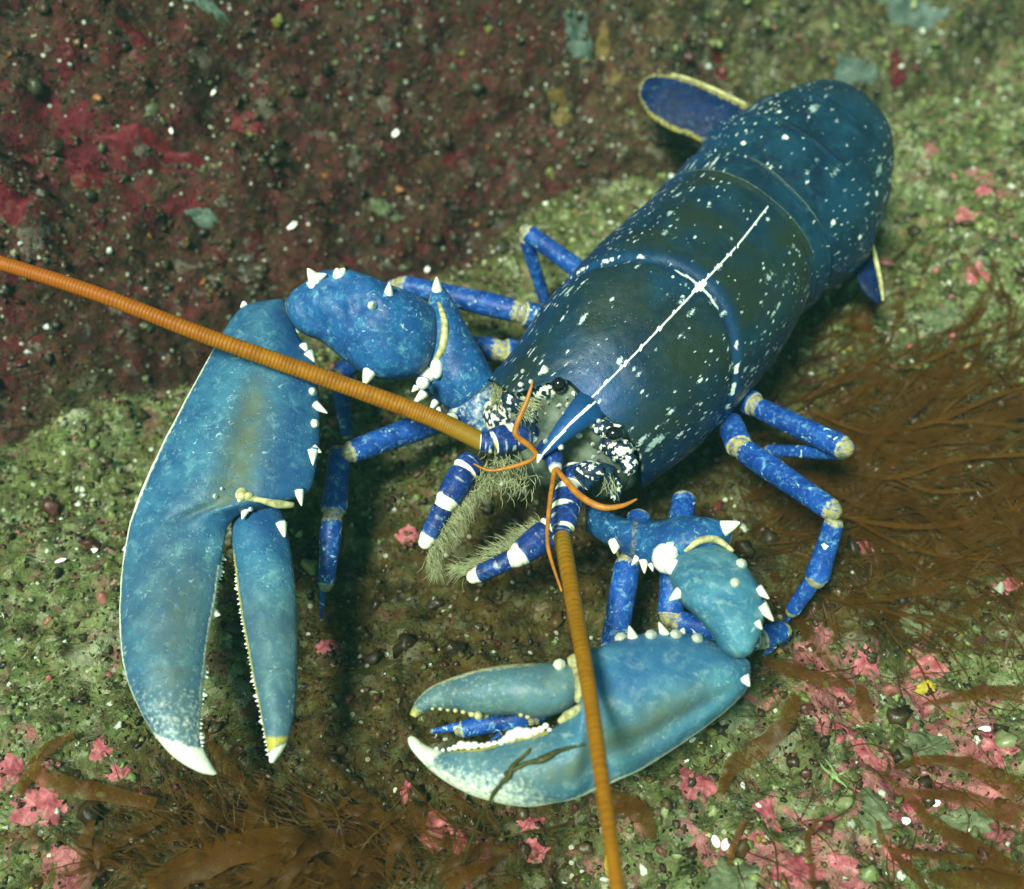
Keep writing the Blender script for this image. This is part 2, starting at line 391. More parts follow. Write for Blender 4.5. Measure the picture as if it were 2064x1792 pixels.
# ------------------------------------------------------------------ seabed
def blob(x, y, px, py, sx, sy=None):          # soft patch on the bed round a sighted point
    c = PG(px, py); sy = sy or sx
    return np.exp(-((x-c[0])/sx)**2-((y-c[1])/sy)**2)
def seabed_mat():
    m, nt, bs, out = newmat('encrusted_seabed'); co = coord(nt)
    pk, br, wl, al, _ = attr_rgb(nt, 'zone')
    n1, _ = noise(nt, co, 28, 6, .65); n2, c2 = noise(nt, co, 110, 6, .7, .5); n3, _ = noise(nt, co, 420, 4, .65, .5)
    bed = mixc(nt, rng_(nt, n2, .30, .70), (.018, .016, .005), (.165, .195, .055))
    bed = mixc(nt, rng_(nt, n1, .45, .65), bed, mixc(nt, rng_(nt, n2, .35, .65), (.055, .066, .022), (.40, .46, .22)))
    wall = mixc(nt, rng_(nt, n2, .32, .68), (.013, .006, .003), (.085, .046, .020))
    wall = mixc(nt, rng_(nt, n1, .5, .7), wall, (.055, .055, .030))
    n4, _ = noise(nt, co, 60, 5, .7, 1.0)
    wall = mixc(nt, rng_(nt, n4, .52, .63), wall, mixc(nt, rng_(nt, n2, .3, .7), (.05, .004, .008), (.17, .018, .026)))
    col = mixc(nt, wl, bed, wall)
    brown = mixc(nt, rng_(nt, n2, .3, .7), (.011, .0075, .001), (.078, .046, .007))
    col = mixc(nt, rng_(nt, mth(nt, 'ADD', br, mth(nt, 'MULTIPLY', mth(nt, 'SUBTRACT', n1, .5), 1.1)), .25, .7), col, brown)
    n5, _ = noise(nt, co, 34, 7, .64, .8)
    pm = rng_(nt, mth(nt, 'ADD', n5, mth(nt, 'MULTIPLY', mth(nt, 'SUBTRACT', pk, .5), .30)), .56, .62)
    pinkv, _ = noise(nt, co, 85, 5, .65)
    pm = mth(nt, 'MULTIPLY', pm, rng_(nt, pinkv, .34, .48, .1, 1.0))
    pinkc = mixc(nt, wl, mixc(nt, rng_(nt, n2, .3, .7), (.24, .040, .055), (.56, .20, .20)), mixc(nt, rng_(nt, n2, .3, .7), (.06, .004, .008), (.20, .020, .035)))
    col = mixc(nt, pm, col, pinkc)
    # crust mosaic: small overlapping patches of many encrusting growths
    def ramp(v, cols):
        r_ = nt.nodes.new('ShaderNodeValToRGB'); r_.color_ramp.interpolation = 'CONSTANT'; nt.links.new(v, r_.inputs[0]); el = r_.color_ramp.elements
        while len(el) < len(cols): el.new(.5)
        for k, (p_, c_) in enumerate(cols): el[k].position = p_; el[k].color = (*c_, 1)
        return r_.outputs[0]
    _, wobc = noise(nt, co, 150, 4, .65)
    cw = nt.nodes.new('ShaderNodeVectorMath'); cw.operation = 'MULTIPLY_ADD'; nt.links.new(wobc, cw.inputs[0]); cw.inputs[1].default_value = (.011, .011, .011); nt.links.new(co, cw.inputs[2])
    for sc_, amt in ((130, .62), (330, .55), (700, .45)):
        md, mc = voro(nt, cw.outputs[0], sc_); key = sep1(nt, mc, 0)
        mb = ramp(key, ((0, (.022, .026, .009)), (.24, (.115, .165, .042)), (.46, (.23, .285, .095)), (.62, (.085, .026, .022)), (.72, (.30, .11, .11)), (.79, (.05, .09, .03)), (.91, (.54, .56, .36))))
        mw = ramp(key, ((0, (.014, .006, .005)), (.25, (.07, .036, .018)), (.46, (.12, .010, .016)), (.60, (.05, .055, .026)), (.74, (.17, .026, .04)), (.82, (.028, .018, .013)), (.95, (.26, .26, .19))))
        mn, _ = noise(nt, co, sc_*.22, 4, .6)
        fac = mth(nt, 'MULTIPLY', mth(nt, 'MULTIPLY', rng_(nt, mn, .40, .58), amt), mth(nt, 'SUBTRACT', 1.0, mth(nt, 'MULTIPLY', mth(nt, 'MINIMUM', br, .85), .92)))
        col = mixc(nt, mth(nt, 'MULTIPLY', fac, mth(nt, 'SUBTRACT', 1.0, mth(nt, 'MULTIPLY', pm, .6))), col, mixc(nt, wl, mb, mw))
    d, vc = voro(nt, co, 300)                            # grains of shell and grit
    gate = mth(nt, 'MULTIPLY', mth(nt, 'GREATER_THAN', sep1(nt, vc, 0), .90), rng_(nt, d, .32, .22))
    col = mixc(nt, gate, col, mixc(nt, sep1(nt, vc, 1), (.25, .22, .12), (.55, .58, .45)))
    d2, vc2 = voro(nt, co, 520)
    gate2 = mth(nt, 'MULTIPLY', mth(nt, 'GREATER_THAN', sep1(nt, vc2, 0), .93), rng_(nt, d2, .4, .3))
    col = mixc(nt, gate2, col, (.012, .012, .008))
    sock(nt, bs.inputs['Base Color'], col)
    sock(nt, bs.inputs['Roughness'], rng_(nt, n3, .35, .65, .35, .8)); bs.inputs['Specular IOR Level'].default_value = .12
    vd, _c = voro(nt, co, 150)
    p = bump(nt, n2, .9, .0036, bs); p = bump(nt, vd, .6, -.0022 if False else .0022, bs, p); bump(nt, n3, .9, .0012, bs, p)
    return m
MAT['seabed'] = seabed_mat()

def axis(lo, hi, step, far, grow=1.25):
    a = list(np.arange(lo, hi, step)); s = step
    up = []; q = a[-1]
    while q < far: s *= grow; q += s; up.append(q)
    s = step; dn = []; q = a[0]
    while q > -far: s *= grow; q -= s; dn.append(q)
    return np.array(dn[::-1]+a+up)
gx = axis(-34, 42, .15, 250); gy = axis(-26, 52, .15, 250)
GX, GY = np.meshgrid(gx, gy)
GZ = ground(GX, GY)
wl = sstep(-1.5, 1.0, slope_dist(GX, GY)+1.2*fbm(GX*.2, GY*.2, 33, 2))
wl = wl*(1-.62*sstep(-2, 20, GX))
pk = .12+.0*GX
for (a, b, s, w) in ((1750, 1640, 6, .5), (1950, 1500, 5, .45), (1300, 1740, 5, .35), (80, 1640, 3.5, .6), (1950, 420, 5, .45), (820, 1720, 4, .25), (1650, 1350, 4, .2)):
    pk = pk+.93*w*blob(GX, GY, a, b, s)
for (a, b, s, w) in ((330, 270, 4, .45), (60, 330, 3, .5), (130, 200, 3, .4)):
    pk = pk+w*blob(GX, GY, a, b, s)
br = .10+.30*sstep(2, -20, GX)*sstep(16, -4, GY)*0+.16*sstep(4, -14, GX)  # left side extra brown: the lamp's falloff is put into the bed colour
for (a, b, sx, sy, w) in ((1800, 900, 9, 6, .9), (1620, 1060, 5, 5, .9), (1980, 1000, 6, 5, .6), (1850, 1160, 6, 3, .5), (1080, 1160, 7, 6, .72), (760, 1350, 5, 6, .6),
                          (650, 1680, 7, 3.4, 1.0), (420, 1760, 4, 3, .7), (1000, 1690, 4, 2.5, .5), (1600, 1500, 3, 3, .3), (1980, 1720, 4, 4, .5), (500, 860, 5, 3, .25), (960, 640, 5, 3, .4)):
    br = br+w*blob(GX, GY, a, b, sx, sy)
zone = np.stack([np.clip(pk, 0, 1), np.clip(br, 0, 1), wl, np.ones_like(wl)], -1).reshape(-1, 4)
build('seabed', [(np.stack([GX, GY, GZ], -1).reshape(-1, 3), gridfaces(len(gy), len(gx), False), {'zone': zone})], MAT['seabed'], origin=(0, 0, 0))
tag(bpy.data.objects['seabed'], kind='structure')

def zone_at(x, y):
    i = np.clip(np.searchsorted(gy, y), 0, len(gy)-1); j = np.clip(np.searchsorted(gx, x), 0, len(gx)-1)
    return zone.reshape(len(gy), len(gx), 4)[i, j]

# loose grit: stones, shell chips and crusty crumbs, nobody could count them
def vcol_mat(name, rough=.5, bumps=.5, vr=.35):
    m, nt, bs, out = newmat(name); co = coord(nt)
    r, g, b, a, c = attr_rgb(nt, 'tint')
    n, _ = noise(nt, co, 380, 5, .65); n2, _ = noise(nt, co, 130, 4, .6)
    col = mixc(nt, rng_(nt, n, .3, .7, 0, vr), c, (.02, .02, .01)); 
    col = mixc(nt, rng_(nt, n2, .55, .72, 0, .45), col, (.07, .09, .03))
    sock(nt, bs.inputs['Base Color'], col); sock(nt, bs.inputs['Roughness'], rng_(nt, n, .3, .7, rough-.2, rough+.2))
    bs.inputs['Specular IOR Level'].default_value = .4
    bump(nt, n, bumps, .0008, bs); return m
MAT['grit'] = vcol_mat('grit_mix', .38)
def ico1():
    t = (1+5**.5)/2
    v = np.array([(-1, t, 0), (1, t, 0), (-1, -t, 0), (1, -t, 0), (0, -1, t), (0, 1, t), (0, -1, -t), (0, 1, -t), (t, 0, -1), (t, 0, 1), (-t, 0, -1), (-t, 0, 1)], float)
    f = [(0, 11, 5), (0, 5, 1), (0, 1, 7), (0, 7, 10), (0, 10, 11), (1, 5, 9), (5, 11, 4), (11, 10, 2), (10, 7, 6), (7, 1, 8), (3, 9, 4), (3, 4, 2), (3, 2, 6), (3, 6, 8), (3, 8, 9), (4, 9, 5), (2, 4, 11), (6, 2, 10), (8, 6, 7), (9, 8, 1)]
    v = list(nrm(v)); mid = {}; g = []
    def md(a, b):
        k = (min(a, b), max(a, b))
        if k not in mid: mid[k] = len(v); v.append(nrm(v[a]+v[b]))
        return mid[k]
    for a, b, c in f:
        x, y, z = md(a, b), md(b, c), md(c, a); g += [(a, x, z), (b, y, x), (c, z, y), (x, y, z)]
    return np.array(v), np.array(g)
IV, IF = ico1()
def rotmats(n):
    q = nrm(rng.normal(size=(n, 4))); w, x, y, z = q.T
    return np.stack([1-2*(y*y+z*z), 2*(x*y-z*w), 2*(x*z+y*w), 2*(x*y+z*w), 1-2*(x*x+z*z), 2*(y*z-x*w), 2*(x*z-y*w), 2*(y*z+x*w), 1-2*(x*x+y*y)], -1).reshape(n, 3, 3)
PAL_BED = [((.06, .035, .015), 14), ((.13, .150, .05), 26), ((.20, .24, .105), 26), ((.05, .055, .02), 8), ((.36, .39, .24), 10), ((.72, .74, .58), 8), ((.34, .11, .13), 7), ((.26, .15, .05), 4), ((.30, .26, .04), 1.5), ((.05, .03, .02), 10)]  # palest tint: shell crumbs, plus wet glints painted as bright specks
PAL_WALL = [((.040, .034, .022), 28), ((.060, .030, .020), 22), ((.025, .018, .014), 20), ((.10, .02, .028), 9), ((.11, .125, .085), 12), ((.18, .19, .15), 3.5), ((.55, .58, .52), 2), ((.26, .09, .03), 2.5), ((.16, .15, .03), 2)]
def pick(pal, n, cool=np.array([1, 1.04, .70])):
    w = np.array([p[1] for p in pal]); c = np.array([p[0] for p in pal]); i = rng.choice(len(pal), n, p=w/w.sum())
    return c[i]*np.where(c[i].max(1, keepdims=True) > .4, 1, cool)*rng.uniform(.65, 1.3, (n, 1))
def scatter(n, ylo=-26, yhi=44):
    x = rng.uniform(-32, 38, n); y = rng.uniform(ylo, yhi, n)
    rel = np.stack([x, y, ground(x, y)], -1)-CAM
    dep = rel@_F; u = rel[:, 0]/dep; v = rel@_UP/dep
    ok = (abs(u) < .50) & (abs(v) < .45)
    return x[ok], y[ok]
x, y = scatter(30000)
n = len(x); z = ground(x, y); zn = zone_at(x, y)
size = np.clip(rng.lognormal(-2.4, .55, n), .04, .42)
keep = rng.random(n) > .35*zn[:, 1]
x, y, z, zn, size = x[keep], y[keep], z[keep], zn[keep], size[keep]; n = len(x)
isw = rng.random(n) < zn[:, 2]
tint = np.where(isw[:, None], pick(PAL_WALL, n), pick(PAL_BED, n))
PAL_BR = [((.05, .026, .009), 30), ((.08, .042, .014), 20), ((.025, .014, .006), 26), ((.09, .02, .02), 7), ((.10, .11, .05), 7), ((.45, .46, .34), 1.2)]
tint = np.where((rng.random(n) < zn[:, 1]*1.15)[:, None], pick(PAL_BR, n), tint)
bright = tint.max(1) > .4; size = np.where(bright, np.minimum(size, .17), size)
sc = rng.uniform(.45, 1.15, (n, 3)); 
M = rotmats(n)
base = IV[None]*(1+.28*rng.normal(size=(n, len(IV), 1)))*sc[:, None]*size[:, None, None]
vv = np.einsum('nij,nkj->nki', M, base)+np.stack([x, y, z+size*.12], -1)[:, None]
ff = (IF[None]+(np.arange(n)*len(IV))[:, None, None]).reshape(-1, 3)
tt = np.concatenate([np.repeat(tint, len(IV), 0), np.ones((n*len(IV), 1))], 1)
build('gravel', [(vv.reshape(-1, 3), ff, {'tint': tt})], MAT['grit'], origin=(0, 0, 0))
tag(bpy.data.objects['gravel'], 'loose grit and shell crumbs scattered over the seabed', 'gravel', kind='stuff')

# short turf: tiny flakes and threads
def flake_mat(name, trans=.35):
    m, nt, bs, out = newmat(name); r, g, b, a, c = attr_rgb(nt, 'tint')
    co = coord(nt); n, _ = noise(nt, co, 240, 4, .6)
    col = mixc(nt, rng_(nt, n, .35, .7, 0, .5), c, (.015, .012, .004))
    sock(nt, bs.inputs['Base Color'], col); bs.inputs['Roughness'].default_value = .5; bs.inputs['Specular IOR Level'].default_value = .12
    tr = nt.nodes.new('ShaderNodeBsdfTranslucent'); sock(nt, tr.inputs[0], col)
    mx = nt.nodes.new('ShaderNodeMixShader'); mx.inputs[0].default_value = trans
    nt.links.new(bs.outputs[0], mx.inputs[1]); nt.links.new(tr.outputs[0], mx.inputs[2]); nt.links.new(mx.outputs[0], out.inputs[0])
    return m
MAT['turf'] = flake_mat('algal_turf')
x, y = scatter(85000)
n = len(x); z = ground(x, y); zn = zone_at(x, y)
ln = rng.uniform(.08, .38, n); wd = rng.uniform(.012, .055, n); az = rng.uniform(0, 2*np.pi, n); el = rng.uniform(.1, 1.1, n)
dirv = np.stack([np.cos(az)*np.cos(el), np.sin(az)*np.cos(el), np.sin(el)], -1); side = np.stack([-np.sin(az), np.cos(az), 0*az], -1)
side = nrm(side+.6*rng.normal(size=(n, 3)))
b0 = np.stack([x, y, z-.04], -1)
prof = [(0, .5), (.35, 1), (.7, .8), (1, .12)]
vv = []
for t, w in prof:
    c = b0+dirv*(ln*t)[:, None]+np.array([0, 0, -1])*(ln*.35*t*t)[:, None]
    vv += [c-side*(wd*w)[:, None], c+side*(wd*w)[:, None]]
vv = np.stack(vv, 1)
q = np.array([(0, 1, 3, 2), (2, 3, 5, 4), (4, 5, 7, 6)])
ff = (q[None]+(np.arange(n)*8)[:, None, None]).reshape(-1, 4)
PT_BED = [((.085, .10, .026), 26), ((.15, .17, .055), 16), ((.10, .05, .02), 10), ((.04, .045, .012), 16), ((.09, .045, .015), 12), ((.26, .09, .11), 5), ((.28, .30, .17), 4)]
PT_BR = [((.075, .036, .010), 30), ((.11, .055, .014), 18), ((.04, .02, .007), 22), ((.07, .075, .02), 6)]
PT_WALL = [((.05, .045, .022), 25), ((.07, .04, .025), 20), ((.09, .018, .024), 14), ((.025, .018, .012), 18), ((.10, .11, .065), 8)]
tint = np.where((rng.random(n) < zn[:, 2])[:, None], pick(PT_WALL, n), pick(PT_BED, n))
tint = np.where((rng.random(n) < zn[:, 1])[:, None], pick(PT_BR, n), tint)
tt = np.concatenate([np.repeat(tint, 8, 0), np.ones((n*8, 1))], 1)
build('turf_weeds', [(vv.reshape(-1, 3), ff, {'tint': tt})], MAT['turf'], origin=(0, 0, 0))
tag(bpy.data.objects['turf_weeds'], 'short green and brown algal turf covering the rocky bed', 'turf', kind='stuff')

# ------------------------------------------------------------------ the lobster
lob = empty('lobster', P(1380, 640, 0.0), label='big blue lobster with white speckled shell, two large claws and long orange antennae', cat='lobster')
zero4 = lambda s: np.stack([0*s, 0*s, 0*s, 0*s+1], -1)

def make_body():
    st = [(1188, 806, 6.5, 3.5, 3.0, 1.9), (1285, 708, 7.35, 3.95, 3.5, 2.2), (1412, 575, 7.9, 4.15, 3.9, 2.3), (1490, 490, 7.9, 4.1, 3.9, 2.3), (1559, 403, 7.7, 3.85, 3.7, 2.2),
          (1593, 374, 7.55, 4.05, 3.6, 2.2), (1672, 298, 7.6, 4.35, 3.7, 2.2), (1722, 232, 7.2, 3.8, 3.6, 2.2), (1752, 200, 6.4, 3.15, 3.3, 2.1)]
    D = [P(a, b, c) for a, b, c, *_ in st]
    W = [s[3:] for s in st]
    ax = nrm((D[6]-D[2])*np.array([1, 1, 0]))
    D += [D[-1]+ax*1.35+np.array([0, 0, -1.5]), D[-1]+ax*1.95+np.array([0, 0, -3.3])]; W += [(2.5, 2.8, 1.5), (2.0, 2.4, 1.0)]
    ns = len(D); m = (ns-1)*26+1; n = 240
    D = cr(D, m); W = cr(W, m); q = np.linspace(0, ns-1, m)
    Dn = D.copy()
    for _ in range(6): Dn[1:-1] = (Dn[:-2]+2*Dn[1:-1]+Dn[2:])/4
    D = Dn
    T = nrm(np.gradient(D, axis=0)); S = nrm(np.cross(T, [0, 0, 1.0])); N = nrm(np.cross(S, T))
    ro = R(22); S, N = S*math.cos(ro)-N*math.sin(ro), N*math.cos(ro)+S*math.sin(ro)    # the body leans a little
    Lc = np.concatenate([[0], np.cumsum(np.linalg.norm(np.diff(D, axis=0), axis=1))])
    at = lambda v: np.interp(v, q, Lc)
    th0 = np.linspace(0, 2*np.pi, n, endpoint=False); th0 = th0-np.pi/2; th = np.mod(th0-.72*np.sin(th0)+np.pi/2, 2*np.pi)
    c, s = np.cos(th), np.sin(th)
    LL = np.repeat(Lc[:, None], n, 1); TH = np.broadcast_to(th, (m, n)); off = np.abs(c)[None]
    up = (s >= 0)
    x = W[:, 0:1]*np.sign(c)*np.abs(c)**.86
    y = np.where(up, W[:, 1:2]*np.abs(s)**.92, -W[:, 2:3]*np.abs(s)**.55)
    # abdomen: each ring a plate whose rear edge stands proud; plate ends droop as pointed flaps
    f = np.ones((m, n)); e = [at(4.0), at(5.0), at(6.0), at(7.0), at(8.1), at(9.2)]
    for a, b in zip(e[:-1], e[1:]):
        t = np.clip((LL-a)/(b-a), 0, 1); inside = (LL >= a) & (LL < b)
        f = np.where(inside, .915+.095*t**.6-.02*np.exp(-((t-.86)/.05)**2), f)
        y = np.where(inside & ~up[None], y*(.55+.75*np.sin(np.pi*t)**.7), y)
        y = np.where(inside, y, y)
    f = np.where(LL < e[0], 1+.018*np.exp(-((LL-e[0]+.1)/.12)**2)-.012*np.exp(-((LL-e[0]+.42)/.12)**2), f)
    Lg = at(2.0)-2.3*off**1.7
    groove = np.exp(-((LL-Lg-.12)/.20)**2)*(s > -.4)
    lat = np.exp(-((off-.62)/.07)**2)*sstep(at(2)-2.0, at(2)-.6, LL)*sstep(e[0]-.6, e[0]-2.6, LL)*0
    f = f-.035*groove
    f = f+.05*np.exp(-((LL-Lg+1.3)/1.2)**2)*np.exp(-((off-.55)/.3)**2)*up
    C = D-N*W[:, 1:2]
    v = C[:, None]+(x*f)[..., None]*S[:, None]+(y*f)[..., None]*N[:, None]
    inner = (C[0]-N[0]*.1)+(v[0]-C[0])*.90+T[0]*.1; inner2 = (C[0]-N[0]*.1)+(v[0]-C[0])*.45-T[0]*.9
    v = v-(np.where(c < 0, 1.75*sstep(.22, .62, np.abs(c)), .6*sstep(.62, 1, np.abs(c)))[None]*np.exp(-LL/1.5)-.25*np.exp(-LL/.5)*np.exp(-((off-.40)/.10)**2)*up*(c > 0))[..., None]*T[:, None]
    bmp = fbm(LL*1.2, TH*4.1, 60, 3)*.02
    v = v+bmp[..., None]*nrm(v-C[:, None])
    # pigments
    arc = (TH-np.pi/2)*3.2
    wig = .018*fbm(LL*6, LL*0, 70, 2)
    carap = LL < e[0]-.25
    lw = .014+.022*np.clip(fbm(LL*2.6, LL*0+4, 71, 3), -1, 1)+.06*np.exp(-((LL-at(2.0))/.25)**2)
    pale = (np.abs(arc-wig) < np.maximum(lw, .012))*carap*1.0*(LL < at(3.82))
    pale = np.maximum(pale, .95*np.exp(-((LL-Lg)/.085)**2)*sstep(.34, .12, np.abs(arc)/3.2)*up)
    yl2 = .55*np.exp(-((LL-Lg)/.06)**2)*up*sstep(-.1, .3, fbm(TH*7, LL*0+3, 78, 2)+.15)
    side = np.exp(-((np.abs(arc)-.95*3.2*.95)/.5)**2)
    pale = np.maximum(pale, .85*np.exp(-((LL-Lg-.34)/.11)**2)*sstep(.25, .5, fbm(TH*6, LL*0+8, 73, 2)+.35)*sstep(.40, .55, off)*up)
    front = np.exp(-((LL-.05)/.10)**2)*.4*(off > .5)
    pale = np.maximum(pale, front*(fbm(TH*9, LL*3, 75, 2) > 0))
    yel = .80*np.exp(-((LL-e[0]+.06)/.07)**2)*up
    yel = np.maximum(yel, yl2)
    for k, b in enumerate(e[1:4]):
        yel = np.maximum(yel, (.80-.05*k)*np.exp(-((LL-b+.05)/.06)**2)*sstep(.85, .3, off)*up)
    brn = np.where(LL < e[0], 1.0-.75*sstep(.5, .95, off), .12)*sstep(-.9, .5, fbm(LL*.35, TH*1.4, 77, 3))
    brn = brn*(1-.8*np.exp(-((LL-at(0))/1.6)**2*1.0)*np.exp(-(arc/1.3)**2))
    brn = brn*(1-.6*np.exp(-((LL-Lg-.3)/.45)**2))
    fd = np.where(LL < e[0], .36+.75*sstep(.4, .85, off), .26+.9*sstep(.35, .75, off))
    blue = .75*np.exp(-((LL-at(0))/1.3)**2)*np.exp(-(arc/.9)**2)+.26*np.exp(-((LL-Lg-.3)/.35)**2)*up+.3*sstep(.72, 1, off)*up
    # strong pale spots on the rear plates
    for L0, a0 in ((at(5.2), 1.15), (at(5.2), -.9), (at(6.2), 1.05), (at(6.2), -1.15), (at(5.55), -1.5), (at(6.7), -1.3), (at(5.6), .55)):
        pale = np.maximum(pale, .8*np.exp(-((LL-L0-.25)/.16)**2-((arc-a0*1.9)/.12)**2))
    one = np.ones((m, n))
    A = {'pig': np.stack([pale, yel, np.clip(brn, 0, 1), one], -1).reshape(-1, 4),
         'fleck': np.stack([fd*one, np.clip(blue, 0, 1), one*0, one], -1).reshape(-1, 4),
         'buv': np.stack([LL, arc*1.0, one*0, one], -1).reshape(-1, 4)}
    nv = m*n; vall = np.concatenate([v.reshape(-1, 3), inner, inner2])
    fall = [tuple(k) for k in gridfaces(m, n).tolist()]+[caps(m, n)[1]]
    for a_, b_ in ((0, nv), (nv, nv+n)): fall += [(b_+k, b_+(k+1) % n, a_+(k+1) % n, a_+k) for k in range(n)]
    fall.append(tuple(nv+n+k for k in range(n-1, -1, -1)))
    A = {k: np.concatenate([q_, np.tile([0, 0, .8, 1.0], (2*n, 1))]) for k, q_ in A.items()}
    parts = [(vall, fall, A)]
    # beak between the eyes
    def bp(Sv, X, Y):
        mid = (np.abs(X+.03) < .05+.3*Sv**3)*(Y > 0)*sstep(.12, .25, Sv)
        return mid*.9, 0*X, .6*sstep(.45, .1, Sv)+0*X, 0*X+1
    rv, rf, ra = slab([((1255, 700), (1305, 750)), ((1210, 735), (1275, 795)), ((1180, 772), (1240, 826)), ((1158, 802), (1207, 848)), ((1133, 836), (1168, 872)), ((1112, 868), (1138, 893)), ((1097, 895), (1112, 911)), ((1089, 915), (1096, 920))],
                      [5.3, 5.7, 6.08, 6.24, 6.15, 5.98, 5.84, 5.75], [.3, .4, .42, .42, .36, .28, .2, .05], n=64, k=8, pig=bp, lens=.1)
    rs = np.repeat(np.linspace(0, 1, len(rv)//64), 64); ra['fleck'] = np.stack([0*rs, .72*sstep(.05, .6, rs), 0*rs, 0*rs+1], -1); ra['buv'] = np.zeros((len(rv), 4))
    parts.append((rv, rf, ra))
    SURF.extend((p[0], p[1]) for p in parts[:1])
    return build('body', parts, MAT['body'], lob)
body = make_body()

def spines(parent, rows, name='spine'):
    for (bx, by, zb, tx, ty, zt, r) in rows:
        b = seat(bx, by, zb); dep = (b-CAM)@_F
        build(name, [spine(b, CAM+ray(tx, ty)*(dep-.8*(zt-zb)), r*dep/FPX)], MAT['spine' if r < 6 else 'arm'], parent)
def teeth(parent, path, z0, z1, inward, lo, hi, step, r, seed, big=()):
    """row of pale teeth along a finger edge, one mesh"""
    rg = np.random.default_rng(seed); pts = cr(path, 400)
    seg = np.concatenate([[0], np.cumsum(np.linalg.norm(np.diff(pts, axis=0), axis=1))]); L = 0; parts = []
    while L < seg[-1]:
        i = min(np.searchsorted(seg, L), 399); t = L/seg[-1]; p = pts[i]
        tg = pts[min(i+3, 399)]-pts[max(i-3, 0)]; tg = tg/np.linalg.norm(tg); nn = np.array([-tg[1], tg[0]])*inward
        h = rg.uniform(lo, hi)*(1.5 if rg.random() < .28 else 1); rr = h*rg.uniform(.55, .75)
        for (tb, hb, rb) in big:
            if abs(t-tb) < step/seg[-1]*.6: h, rr = hb, rb
        z = z0+(z1-z0)*t; b = P(*(p-nn*h*.25), z); b = CAM+ray(*(p-nn*h*.25))*((np.array(tree().find_nearest(Vector(b))[0])-CAM)@_F); dep = (b-CAM)@_F
        parts.append(spine(b, CAM+ray(*(p+nn*h+tg*rg.uniform(-.2, .3)*h))*(dep-.03), rr*dep/FPX, n=7))
        L += step*rg.uniform(.7, 1.3)
    return build('teeth', parts, MAT['spine'], parent)

